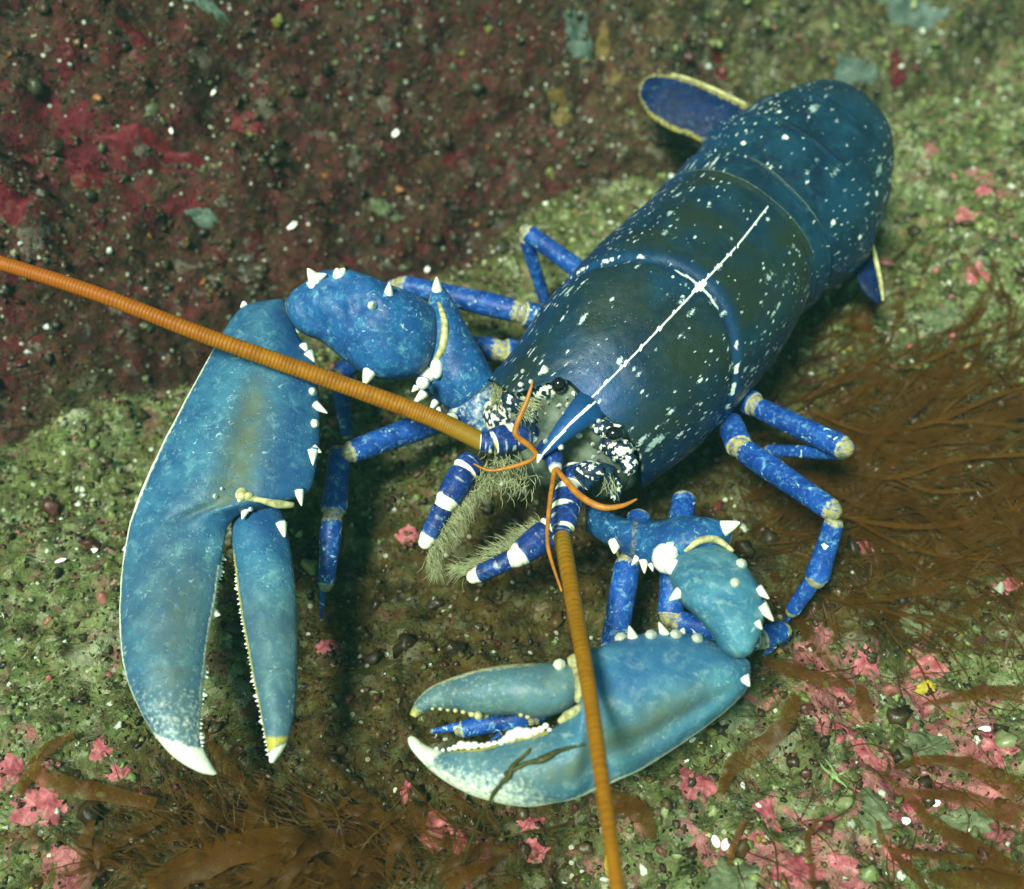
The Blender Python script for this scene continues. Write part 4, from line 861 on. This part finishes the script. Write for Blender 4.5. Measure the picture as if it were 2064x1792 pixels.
feeding_limb([((1118, 1062, 4.2), (1105, 1070, 4.2), 28, 28), ((1106, 1072, 4.2), (1042, 1122, 4.0), 30, 25), ((1032, 1126, 3.9), (955, 1162, 3.4), 19, 17)],
             [(1090, 1060, 4.1, 3.8, 26), (1060, 1085, 4.0, 3.7, 36), (1025, 1105, 3.9, 3.7, 36), (985, 1130, 3.6, 3.4, 40), (945, 1150, 3.4, 3.3, 42), (925, 1150, 3.2, 3.5, 30)], 22, -.6)

def tuft(px, py, z, ang, spread, L, n, r, seed):
    rg = np.random.default_rng(seed); hp = []
    for k in range(n):
        a = ang+rg.normal()*spread; l = L*rg.uniform(.5, 1.1); c = np.array([px, py])+rg.normal(size=2)*r; zz = z+rg.normal()*.1
        hp.append(tube([P(*c, zz), P(c[0]+math.cos(a)*l*.6, c[1]+math.sin(a)*l*.6, zz+.1), P(c[0]+math.cos(a+.2)*l, c[1]+math.sin(a+.2)*l, zz)], [.014, .010, .003], 4, 2))
    build('bristles', hp, MAT['hair'], lob)
tuft(1058, 812, 5.6, .1, .35, 38, 50, 7, 1); tuft(1048, 830, 5.5, .4, .5, 30, 30, 6, 2); tuft(1002, 775, 5.0, 1.5, .25, 55, 110, 7, 3); tuft(1226, 965, 5.0, 1.2, .4, 34, 24, 8, 4); tuft(1010, 940, 4.4, 1.4, .6, 40, 120, 22, 5); tuft(1050, 965, 4.6, 1.7, .6, 30, 60, 22, 7)
# knobbly cream markings at the base of the feelers
build('face_plate', [patch(P(1060, 790, 5.3), .5, (1.2, .7, .8), .05, 101), patch(P(1005, 835, 4.4), .75, (.8, 1.1, .9), -.05, 102), patch(P(1268, 935, 5.1), .4, (.8, 1, 1), .0, 103), patch(P(1100, 742, 5.95), .26, (1.3, .8, .8), -.3, 104),
                     patch(P(1215, 862, 5.75), .34, (1.2, .9, .8), .1, 105), patch(P(1150, 775, 5.95), .33, (.8, 1.2, .8), .1, 106), patch(P(1068, 838, 5.2), .42, (.8, 1.3, .7), .12, 107), patch(P(1188, 950, 5.0), .5, (1.1, .8, .7), .15, 108), patch(P(1240, 985, 4.6), .42, (.6, 1.2, .7), .05, 109)], MAT['dark_face'], lob)
# tail fan blades
def rim(S, X, Y):
    e = np.maximum(sstep(.70, .86, np.abs(X)), sstep(.80, .92, S))
    return .1*sstep(.9, .97, -X)*(S < .8), .50*e, 0*X, 0*X+1
build('tail_blade', [slab([((1530, 228), (1450, 320)), ((1490, 206), (1425, 296)), ((1440, 182), (1392, 276)), ((1392, 161), (1352, 262)), ((1345, 150), (1312, 235)), ((1308, 153), (1290, 200)), ((1292, 168), (1288, 182))], [4.2, 4.4, 4.6, 4.7, 4.8, 4.8, 4.8], [.3, .25, .2, .16, .13, .1, .05], n=40, k=8, pig=rim)], MAT['tail'], lob)
build('tail_rib', [tube([P(1505, 213, 4.7), P(1440, 182, 4.9), P(1392, 162, 5.0), P(1354, 150, 5.05)], [.12, .13, .12, .08], 8, 6)], MAT['membrane'], lob)
build('tail_blade', [slab([((1690, 450), (1752, 470)), ((1705, 505), (1762, 515)), ((1722, 550), (1770, 556)), ((1742, 590), (1777, 590)), ((1765, 612), (1776, 608))], [2.9, 2.6, 2.3, 2.0, 1.8], [.2, .2, .16, .12, .05], n=32, k=8, pig=lambda S, X, Y: (0*X, +.5*sstep(.9, .97, X), 0*X, 0*X+1))], MAT['tail'], lob)
build('tail_rib', [tube([P(1757, 486, 3.0), P(1767, 530, 2.8), P(1776, 575, 2.5), P(1780, 606, 2.3)], [.07, .1, .1, .05], 8, 6)], MAT['membrane'], lob)

# ------------------------------------------------------------------ growths on the bed
def crust_mat(name, lo, hi, tip, rough=.55):
    m, nt, bs, out = newmat(name); co = coord(nt)
    n, _ = noise(nt, co, 160, 6, .65, .4); n2, _ = noise(nt, co, 520, 4, .6); r, g, b, a, _ = attr_rgb(nt, 'edge')
    col = mixc(nt, rng_(nt, n, .3, .7), lo, hi)
    col = mixc(nt, mth(nt, 'MULTIPLY', rng_(nt, n2, .5, .7), rng_(nt, n, .45, .65, .1, .8)), col, tip)
    n3, _ = noise(nt, co, 70, 4, .6)
    col = mixc(nt, rng_(nt, mth(nt, 'ADD', mth(nt, 'MULTIPLY', r, .45), mth(nt, 'ADD', mth(nt, 'MULTIPLY', n3, .6), mth(nt, 'MULTIPLY', n, .4))), .54, .66, 0, .92), col, mixc(nt, rng_(nt, n2, .35, .65), (.03, .026, .010), (.15, .16, .075)))
    sock(nt, bs.inputs['Base Color'], col); bs.inputs['Roughness'].default_value = rough; bs.inputs['Specular IOR Level'].default_value = .2
    p = bump(nt, n, .7, .0014, bs); bump(nt, n2, .5, .0006, bs, p); return m
MAT['pink'] = crust_mat('pink_coralline', (.25, .038, .050), (.54, .16, .17), (.68, .50, .38))
MAT['red'] = crust_mat('red_sponge', (.075, .005, .008), (.15, .010, .016), (.20, .04, .035))
MAT['pale'] = crust_mat('pale_sponge', (.06, .09, .07), (.13, .18, .14), (.22, .27, .20))
MAT['orange'] = crust_mat('orange_sponge', (.10, .065, .016), (.19, .12, .03), (.26, .19, .06))
MAT['yellow'] = crust_mat('yellow_sponge', (.34, .26, .02), (.50, .38, .03), (.60, .52, .20))
MAT['green'] = crust_mat('green_crust', (.07, .085, .035), (.16, .19, .095), (.36, .39, .25))
_seed = [100]
def crust(name, label, cat, group, mat, px, py, rx, ry, rot=0.0, h=.22):
    _seed[0] += 1; sd = _seed[0]
    c = PG(px, py); k = ((c-CAM)@_F)/FPX
    nr, na = 12, 56
    a = np.linspace(0, 2*np.pi, na, endpoint=False); r = np.linspace(0.02, 1, nr)
    lobe = 1+.34*fbm(np.cos(a)*1.3+sd, np.sin(a)*1.3, sd, 3)
    RR = r[:, None]*lobe[None]
    dx = RR*np.cos(a)*rx*k; dy = RR*np.sin(a)*ry*k*(.62 if slope_dist(c[0], c[1]) > 1.5 else 1.25)
    X = c[0]+dx*math.cos(rot)-dy*math.sin(rot); Y = c[1]+dx*math.sin(rot)+dy*math.cos(rot)
    Z = ground(X, Y)
    Z = .6*Z+.4*Z.mean()*(1-r[:, None]**2)+.4*Z*r[:, None]**2
    Z = np.maximum(Z, ground(X, Y)-.02)
    t = (1-r[:, None]**4)
    Z = Z+h*t*(.55+.9*np.abs(fbm(X*1.5+sd, Y*1.5, sd, 3)))-.12*r[:, None]**8
    ed = np.broadcast_to(sstep(.78, 1.0, r)[:, None], (nr, na))
    f = [tuple(q) for q in gridfaces(nr, na).tolist()]+[tuple(range(na-1, -1, -1))]
    o = build(name, [(np.stack([X, Y, Z], -1).reshape(-1, 3), f, {'edge': np.stack([ed, ed, ed, ed*0+1], -1).reshape(-1, 4)})], MAT[mat])
    return tag(o, label, cat, group)
G1 = 'pink coralline crusts on the bed'
for (a, b, rx, ry, rot, lab) in (
    (1400, 1585, 50, 32, .2, 'largest smooth pink crust just below the wrist of the crushing claw'),
    (1745, 1345, 34, 30, .5, 'pink crust with a square outline between the crushing claw and the brown weed'),
    (1872, 1350, 40, 22, .0, 'flat dark pink crust beside the small yellow sponge'),
    (2010, 1510, 38, 40, .3, 'branching pink crust with a white pebble near the right border'),
    (1700, 1478, 36, 22, .6, 'red pink knobbly crust with curled ridges in the middle of the pink group'),
    (1745, 1520, 48, 16, -.6, 'slanting narrow pink crust under the curled red pink one'),
    (1690, 1395, 36, 13, -.8, 'long thin pink crust lying aslant above the curled one'),
    (1545, 1640, 26, 38, .4, 'lilac pink crust dotted with black holes right of the orange feeler'),
    (1610, 1760, 64, 34, .1, 'broad pale pink crust with white lumps at the bottom border'),
    (1700, 1745, 48, 16, -.5, 'pink crust strip beside the broad pale one at the bottom border'),
    (1810, 1730, 38, 18, -.6, 'pale pink crust pinched between two brown weed blades'),
    (1830, 1630, 20, 22, .0, 'small pink crust with a white shell pebble below it'),
    (880, 1685, 38, 36, .2, 'cracked pink crust below the tips of the crushing claw'),
    (930, 1700, 18, 30, .0, 'oval pink crust next to the cracked one'),
    (1070, 1660, 32, 16, .1, 'small pink crust just under the belly of the crushing claw'),
    (1075, 1720, 36, 24, .0, 'faded pink crust between the sprig and the orange feeler'),
    (80, 1630, 62, 38, .2, 'large pink crust in the bottom left corner'),
    (18, 1560, 34, 36, .1, 'pink crust cut by the left border above the large corner one'),
    (205, 1515, 24, 28, .3, 'pink crust left of the cutting claw tip'),
    (240, 1560, 30, 14, .0, 'flat pink crust right below the cutting claw tip'),
    (658, 1305, 26, 18, .0, 'lone pink crust on the dark bed between the two claws'),
    (820, 1600, 14, 24, .0, 'upright pink crust left of the crushing claw belly'),
    (1945, 440, 30, 18, .3, 'pale pink crust high on the bed right of the tail'),
    (1985, 385, 24, 16, .3, 'palest pink crust above the others right of the tail'),
    (1970, 560, 26, 20, .2, 'pink crust right of the tail above the brown weed'),
    (1745, 1105, 22, 18, .2, 'small pink crust behind the knee of the banded leg'),
    (2020, 1190, 34, 18, .2, 'pink crust by the right border at the lower edge of the brown weed'),
    (820, 1080, 26, 14, .1, 'reddish pink crust under the feeding limbs')):
    crust('coralline_crust', lab, 'coralline crust', G1, 'pink', a, b, rx, ry, rot, .07)
G2 = 'red sponges on the rock slope'
for (a, b, rx, ry, lab) in ((165, 340, 42, 40, 'round blood red sponge left on the rock slope'), (310, 290, 110, 24, 'long dark red sponge stretched across the slope'),
                            (500, 250, 46, 30, 'dark red sponge at the right end of the long one'), (20, 400, 40, 50, 'crimson sponge at the left border of the slope'), (1440, 95, 22, 30, 'small bright red sponge above the tail blade'),
                            (1450, 155, 16, 22, 'tiny bright red sponge just above the tail rib'), (1808, 140, 22, 34, 'red sponge beyond the curved back of the tail'), (270, 75, 34, 26, 'rosy sponge at the top of the slope')):
    crust('sponge', lab, 'sponge', G2, 'red', a, b, rx, ry, 0, .08)
for (a, b, rx, ry, mt, lab) in ((1165, 95, 34, 56, 'pale', 'upright pale grey sponge left of the tail blade'), (1725, 145, 52, 36, 'pale', 'pale grey sponge behind the curve of the tail'), (1840, 35, 80, 44, 'pale', 'largest pale blue grey sponge at the top border'),
                            (410, 10, 40, 24, 'pale', 'pale sponge at the top border over the long red sponge'), (780, 425, 40, 24, 'green', 'greenish lump on the slope behind the first leg'), (405, 440, 34, 20, 'pale', 'grey sponge low on the slope above the orange feeler'),
                            (1215, 110, 16, 50, 'orange', 'upright orange sponge beside the pale grey one'), (1235, 160, 22, 22, 'orange', 'lower orange sponge lobe pointing at the tail blade'), (1130, 230, 26, 34, 'orange', 'dull orange sponge streak on the slope left of the tail'),
                            (1865, 1385, 26, 12, 'yellow', 'small bright yellow sponge above the pink crusts'), (1820, 1452, 20, 14, 'orange', 'small orange lump among green and pink crusts'), (2046, 1006, 11, 14, 'yellow', 'tiny yellow sponge at the right border'),
                            (1230, 1750, 16, 26, 'yellow', 'mustard yellow lump beside the end of the orange feeler'),
                            (1760, 1640, 40, 46, 'green', 'soft green lump between the brown weed blades'), (1960, 1650, 60, 26, 'green', 'long green stone crust between the two slanting weed blades'), (1870, 1505, 60, 28, 'green', 'green crust under the orange lump'),
                            (1490, 1440, 50, 34, 'green', 'pale green crust beside the crushing claw wrist'), (1900, 640, 46, 40, 'green', 'green lump above the brown weed right of the tail'), (1480, 1770, 60, 40, 'green', 'pale green lump at the bottom border right of the feeler'),
                            (1850, 1250, 36, 26, 'green', 'green lump below the brown weed')):
    crust('sponge' if mt in ('orange', 'yellow', 'pale') else 'algal_crust', lab, 'sponge' if mt in ('orange', 'yellow', 'pale') else 'algal crust', 'pale, orange and green growths', mt, a, b, rx, ry, 0, .10)

# shells and a brittle star
def valve(label, px, py, L, Wd, ang, lift=.12):
    c = PG(px, py); k = ((c-CAM)@_F)/FPX; n, m = 24, 8
    a = np.linspace(0, 2*np.pi, n, endpoint=False); r = np.linspace(.05, 1, m)
    X = r[:, None]*np.cos(a)*L*k*(1-.25*np.cos(a)); Y = r[:, None]*np.sin(a)*Wd*k*(1-.3*np.cos(a))
    Z = (1-r[:, None]**2)*Wd*k*.55+.012*np.sin(r[:, None]*30)+0*X
    ca, sa = math.cos(ang), math.sin(ang)
    v = np.stack([c[0]+X*ca-Y*sa, c[1]+X*sa+Y*ca, c[2]+lift+Z+.35*X], -1).reshape(-1, 3)
    lo = v.copy(); lo[:, 2] -= .03
    f = [tuple(q) for q in gridfaces(m, n).tolist()]+[tuple(range(n-1, -1, -1))]
    nv = len(v); f2 = [tuple(nv+i for i in q[::-1]) for q in f]
    rim_ = [((m-1)*n+i, nv+(m-1)*n+i, nv+(m-1)*n+(i+1) % n, (m-1)*n+(i+1) % n) for i in range(n)]
    o = build('shell', [(np.concatenate([v, lo]), f+f2+rim_, {})], MAT['spine'])
    tag(o, label, 'shell', 'white shell bits on the bed')
for q in (('left one of a pair of small white shells at the bottom, right of the feeler', 1441, 1695, 12, 8, 1.9), ('right one of a pair of small white shells at the bottom, right of the feeler', 1462, 1702, 12, 8, 1.3),
          ('small white shell chip lying on the slope above the wrist of the cutting claw', 591, 456, 12, 9, .4), ('white shell shard on the green bed left of the cutting claw', 190, 1113, 13, 6, .1), ('narrow white shell sliver left of the broader shard on green', 126, 1132, 13, 4, .1),
          ('white shell pebble on the branching pink crust', 1985, 1473, 13, 8, .2), ('white shell pebble below the small pink crust', 1822, 1658, 15, 9, .2), ('white shell bit on the green stone crust', 1887, 1620, 9, 7, .3), ('pale shell chip on the slope near the top', 430, 190, 9, 6, .4),
          ('thin pale shell chip on the slope right of the long red sponge', 345, 265, 8, 3.5, 1.9), ('curled pale shell chip halfway up the slope', 800, 268, 11, 7, 1.0), ('white shell crumb on the slope above the first leg', 862, 545, 6, 5, 1.0)):
    valve(*q)
def brittle_star(px, py):
    c = PG(px, py, .15); k = ((c-CAM)@_F)/FPX; parts = [ball(c, 9*k, 16, 10, (1, 1, .5))]
    for i in range(5):
        a = .3+i*2*math.pi/5; pts = []
        for t in (0, .35, .7, 1.0):
            x = c[0]+math.cos(a+.5*t*math.sin(i*2.3))*34*k*t; y = c[1]+math.sin(a+.5*t*math.sin(i*2.3))*34*k*t*1.1
            pts.append((x, y, max(float(ground(x, y)), c[2]-.3)+.14))
        parts.append(tube(pts, [4.5*k, 3.6*k, 2.4*k, .7*k], 8, 6))
    o = build('brittle_star', parts, simple('star_skin', (.22, .32, .10), .6, .5, 500)); tag(o, 'tiny green brittle star with five thin arms among pink crusts', 'brittle star')
brittle_star(1681, 1562)

# brown seaweed
def weed_mat(name, c1, c2, trans=.4, clear=0.0):
    m, nt, bs, out = newmat(name); co = coord(nt)
    n, _ = noise(nt, co, 90, 5, .6); n2, _ = noise(nt, co, 420, 3, .6)
    col = mixc(nt, rng_(nt, n, .3, .7), c1, c2); col = mixc(nt, rng_(nt, n2, .58, .7, 0, .5), col, (.12, .12, .05))
    sock(nt, bs.inputs['Base Color'], col); bs.inputs['Roughness'].default_value = .45; bs.inputs['Specular IOR Level'].default_value = .25
    tr = nt.nodes.new('ShaderNodeBsdfTranslucent'); sock(nt, tr.inputs[0], mixc(nt, .5, col, (.30, .12, .02)))
    mx = nt.nodes.new('ShaderNodeMixShader'); mx.inputs[0].default_value = trans
    nt.links.new(bs.outputs[0], mx.inputs[1]); nt.links.new(tr.outputs[0], mx.inputs[2]); nt.links.new(mx.outputs[0], out.inputs[0])
    if clear:                                    # thin tissue that lets some of the bed show through
        tp = nt.nodes.new('ShaderNodeBsdfTransparent'); m2 = nt.nodes.new('ShaderNodeMixShader')
        sock(nt, m2.inputs[0], rng_(nt, n, .3, .7, clear*.5, clear*1.5)); nt.links.new(mx.outputs[0], m2.inputs[1]); nt.links.new(tp.outputs[0], m2.inputs[2]); nt.links.new(m2.outputs[0], out.inputs[0])
    bump(nt, n2, .3, .0004, bs); return m
MAT['weed'] = weed_mat('brown_weed', (.120, .044, .002), (.250, .105, .005), .55, .36)
MAT['fine'] = weed_mat('fine_brown_weed', (.065, .028, .003), (.150, .075, .009), .5, .15)
MAT['veil'] = weed_mat('filmy_brown_weed', (.110, .044, .003), (.210, .094, .006), .55, .58)
MAT['sprig'] = weed_mat('olive_weed', (.035, .040, .006), (.085, .080, .012), .2)
def ribbon(p3, w, seed=0, nseg=8, frill=.25):
    m = (len(p3)-1)*nseg+1; c = cr(p3, m); ww = np.interp(np.linspace(0, len(p3)-1, m), np.arange(len(w)), w)
    T = nrm(np.gradient(c, axis=0)); S = nrm(np.cross(T, [0, 0, 1.0])+1e-6); Nn = nrm(np.cross(S, T)); s = np.linspace(0, 1, m)
    cols = []
    for j, e in enumerate((-1, -.5, 0, .5, 1)):
        edge = 1+.25*fbm(s*9+j, s*0+seed, seed % 50+(0 if e < 0 else 7), 2)*abs(e)
        zed = frill*ww*(fbm(s*7, s*0+seed*1.3+j*.4, seed % 60, 2))*abs(e)
        cols.append(c+S*(ww*e*edge)[:, None]+Nn*(zed+.12*ww*(1-e*e))[:, None])
    v = np.stack(cols, 1)
    return v.reshape(-1, 3), gridfaces(m, 5, False).tolist(), {}
def lay(path, lift):                          # path of (x, y[, height above bed])
    out = []
    for q in path:
        p = PG(q[0], q[1], (q[2] if len(q) > 2 else lift)); out.append(p)
    return np.array(out)
G3 = 'brown seaweed blades on the bed'
def blade(label, path, w, lift=.5, forks=()):
    _seed[0] += 1; p = lay(path, lift); k = .78*((p.mean(0)-CAM)@_F)/FPX
    parts = [ribbon(p, np.array(w)*k, _seed[0])]
    for fp, fw in forks: parts.append(ribbon(lay(fp, lift+.05), np.array(fw)*k, _seed[0]+31))
    tag(build('brown_seaweed', parts, MAT['weed']), label, 'seaweed', G3)
blade('wide brown seaweed blade hanging down from the crushing claw wrist', [(1604, 1400), (1580, 1460), (1530, 1510), (1478, 1545), (1452, 1600)], [14, 22, 28, 22, 8])
blade('short broad brown blade standing in the gap above the green crust', [(1735, 1380), (1742, 1420), (1752, 1455)], [12, 22, 14])
blade('long slanting brown blade running to the bottom right corner', [(1770, 1550), (1819, 1595), (1876, 1655), (1959, 1705), (2050, 1762)], [6, 13, 16, 22, 30], .5, [([(1819, 1595), (1870, 1600), (1950, 1612), (2064, 1650)], [8, 12, 22, 34]), ([(1785, 1565), (1792, 1545), (1790, 1530)], [5, 5, 2])])
blade('brown blade curving over the green crust to the right border', [(1802, 1550), (1840, 1535), (1890, 1532), (1959, 1545), (2060, 1600)], [4, 10, 14, 22, 40])
blade('narrow brown blade branching low between pale pink crusts', [(1769, 1655), (1778, 1690), (1800, 1720), (1845, 1762), (1870, 1800)], [5, 9, 10, 12, 10], .45, [([(1790, 1712), (1850, 1720), (1943, 1735), (2064, 1780)], [6, 9, 12, 18])])
blade('dark brown blade filling the bottom right corner', [(1870, 1770), (1930, 1775), (2000, 1782), (2090, 1800)], [10, 26, 34, 36])
blade('thin brown blade reaching from the bottom up to the pink strip', [(1640, 1790), (1634, 1740), (1628, 1690), (1650, 1650)], [8, 7, 8, 4])
blade('brown blade behind the last leg tip by the crushing claw', [(1540, 1330), (1600, 1350), (1660, 1370), (1720, 1380)], [16, 22, 20, 8])
blade('brown blade lying across the bed under the yellow sponge', [(2064, 1400), (1990, 1395), (1930, 1405), (1860, 1420)], [26, 20, 12, 3])
blade('orange brown blade crossing the large pink crust in the corner', [(60, 1548, .6), (120, 1580, .7), (196, 1596, .8), (314, 1619, .9)], [20, 26, 24, 14])
blade('rusty blade under the cutting claw tip at the left', [(150, 1480, .4), (110, 1500, .4), (70, 1540, .4), (40, 1600, .4)], [8, 16, 20, 12])
blade('brown blade rising at the bottom left beside the green lumps', [(165, 1792, .6), (180, 1740, .9), (170, 1700, .8), (190, 1650, .5)], [20, 26, 20, 6])
blade('dark brown blade at the bottom border under the cutting claw', [(300, 1792, .9), (400, 1740, 1.2), (520, 1700, 1.2), (640, 1690, .8)], [40, 46, 40, 16])
blade('brown blade with a pointed end at the bottom middle', [(900, 1792, .6), (930, 1765, .8), (975, 1745, .8), (1012, 1728, .6)], [30, 26, 16, 3])
blade('brown strap over the bed right of the curved pink crust', [(1500, 1650, .4), (1480, 1700, .4), (1470, 1745, .4)], [6, 10, 8])
blade('brown blade under the orange feeler below the crushing claw', [(1200, 1610, .4), (1260, 1620, .5), (1300, 1650, .4), (1310, 1690, .3)], [20, 30, 26, 10])

blade('long wavy brown frond sweeping past the bent knee to the right border', [(1590, 1010), (1720, 1045), (1850, 1062), (2000, 1040), (2090, 1005)], [2, 6, 9, 8, 5], .7, [([(1720, 1045), (1800, 1090), (1900, 1120), (2010, 1130)], [4, 7, 6, 1.5])])
blade('wavy brown frond arching below the green lump right of the tail', [(1640, 830), (1750, 872), (1880, 850), (2000, 800), (2080, 775)], [2, 6, 8, 7, 3], .7, [([(1880, 850), (1960, 850), (2070, 860)], [4, 6, 2])])
blade('low brown frond lying above the pink crusts at the lower edge of the weed', [(1620, 1190), (1720, 1212), (1860, 1192), (2000, 1150)], [2, 7, 9, 2], .6, [([(1720, 1212), (1800, 1235), (1890, 1260)], [4, 6, 1.5])])
blade('uppermost thin brown frond on the bed right of the tail', [(1750, 722), (1830, 740), (1930, 700), (2040, 670)], [2, 5, 6, 2], .6)
blade('straight brown frond in the thick of the weed right of the lobster', [(1700, 950), (1800, 962), (1930, 925), (2080, 915)], [2, 8, 9, 5], .8, [([(1800, 962), (1880, 990), (1990, 985)], [4, 7, 2])])
x_, fl = [], []
def strand(px, py, ang, Lpx, wpx, lift, curl):
    pts = []; a = ang; x, y = px, py
    for i in range(6):
        h = lift*math.sin(math.pi*(i+.6)/6.2)
        pts.append((x, y, h)); x += math.cos(a)*Lpx/5; y += math.sin(a)*Lpx/5; a += curl+random.gauss(0, .24)
    return pts
def weed_mass(name, label, n, region, flow, L, wpx, lift, mat='fine'):
    parts = []
    for i in range(n):
        px, py = region()
        pts = strand(px, py, flow(px, py)+random.gauss(0, .5), random.uniform(*L), 1, random.uniform(*lift), random.gauss(0, .12))
        p = [PG(pts[0][0], pts[0][1], pts[0][2])]
        for q in pts[1:]:
            c = P(q[0], q[1], p[-1][2]); g0 = float(ground(c[0], c[1]))+q[2]
            c = P(q[0], q[1], g0); p.append(c)
        p = np.array(p); k = ((p[0]-CAM)@_F)/FPX; w = random.uniform(*wpx)*k
        parts.append(ribbon(p, np.array([w*.6, w, w*1.1, w, w*.7, w*.15]), i, 4, .5))
    o = build(name, parts, MAT[mat], origin=(0, 0, 0)); tag(o, label, 'seaweed', kind='stuff')
def reg_right():
    while True:
        x, y = random.uniform(1480, 2150), random.uniform(640, 1260)
        if y > 640+.0*x and (y-640) > (2064-x)*.0 and (x > 1560 or 820 < y < 1160) and random.random() < math.exp(-((y-960)/230)**2)*1.1: return x, y
weed_mass('fine_seaweed', 'matted fine brown seaweed right of the lobster', 560, reg_right, lambda x, y: math.atan2((y-960)*.9, 620)+.5*math.sin(x*.013+y*.021), (90, 330), (.7, 3.4), (.02, .35))
weed_mass('filmy_seaweed', 'filmy translucent brown seaweed over the bed right of the lobster', 180, reg_right, lambda x, y: math.atan2((y-960)*.9, 620)+.5*math.sin(x*.013+y*.021), (90, 300), (4, 13), (.05, .8), 'veil')
def reg_bot(): return random.gauss(620, 170), random.gauss(1720, 55)
weed_mass('fine_seaweed', 'blurred dark brown seaweed tuft at the bottom between the claws', 480, reg_bot, lambda x, y: math.pi*(.9+.2*random.random())+.6*math.sin(x*.012+y*.02), (90, 260), (.6, 2.4), (.1, 1.0))
weed_mass('filmy_seaweed', 'filmy dark brown seaweed at the bottom below the cutting claw', 80, reg_bot, lambda x, y: math.pi*(.9+.2*random.random())+.6*math.sin(x*.012+y*.02), (90, 260), (5, 16), (.3, 1.8), 'veil')
def reg_low(): return random.uniform(1450, 2100), random.uniform(1180, 1790)
weed_mass('fine_seaweed', 'stray brown threads over the pink and green crusts', 130, reg_low, lambda x, y: math.atan2(y-960, 620), (60, 200), (.5, 1.6), (.05, .4))

# sprig lying over the crushing claw
def sprig():
    k = 41/FPX
    up = np.array([0, -.05, .07])
    main = [PG(930, 1760, .4), PG(943, 1712, 1.3), seat(966, 1650, 3)*.5+PG(966, 1650, 2)*.5]+[seat(x, y, 3.5)+up for x, y in ((985, 1618), (996, 1594), (1024, 1566), (1032, 1547), (1050, 1528), (1068, 1508))]
    br = [seat(x, y, 3.5)+up for x, y in ((1030, 1552), (1062, 1538), (1092, 1530), (1125, 1513), (1178, 1500))]
    def fl(p, w, sd):
        v, f, a = tube(p, np.array(w)*k, 10, 7); v = v+.035*np.stack([fbm(v[:, 0]*3, v[:, 1]*3, sd, 2), fbm(v[:, 0]*3+9, v[:, 1]*3, sd, 2), 0*v[:, 0]], -1); return v, f, a
    o = build('seaweed_sprig', [fl(main, [1.5, 2, 2.5, 3, 3.5, 5, 6, 4, 3], 3), fl(br, [4, 5, 6.5, 5, 2], 4), ball(seat(1024, 1560, 4), 8*k, 12, 8, (1, 1, .6))], MAT['sprig'])
    tag(o, 'thin forked olive seaweed sprig lying over the crushing claw', 'seaweed')
sprig()

# ------------------------------------------------------------------ the water itself
bx = [(a, b, c) for c in (-130, 60) for b in (-330, 330) for a in (-330, 330)]
hz = build('haze', [(bx, [(0, 2, 3, 1), (4, 5, 7, 6), (0, 1, 5, 4), (2, 6, 7, 3), (0, 4, 6, 2), (1, 3, 7, 5)], {})], bpy.data.materials.new('sea_water'), smooth=False, origin=(0, 0, 0))
hm = hz.data.materials[0]; hm.use_nodes = True; hn = hm.node_tree; hn.nodes.clear()
ho = hn.nodes.new('ShaderNodeOutputMaterial'); hv = hn.nodes.new('ShaderNodeVolumePrincipled'); hn.links.new(hv.outputs[0], ho.inputs['Volume'])
hv.inputs['Color'].default_value = (.20, .80, .78, 1); hv.inputs['Density'].default_value = .075; hv.inputs['Anisotropy'].default_value = .2
tag(hz, kind='stuff')
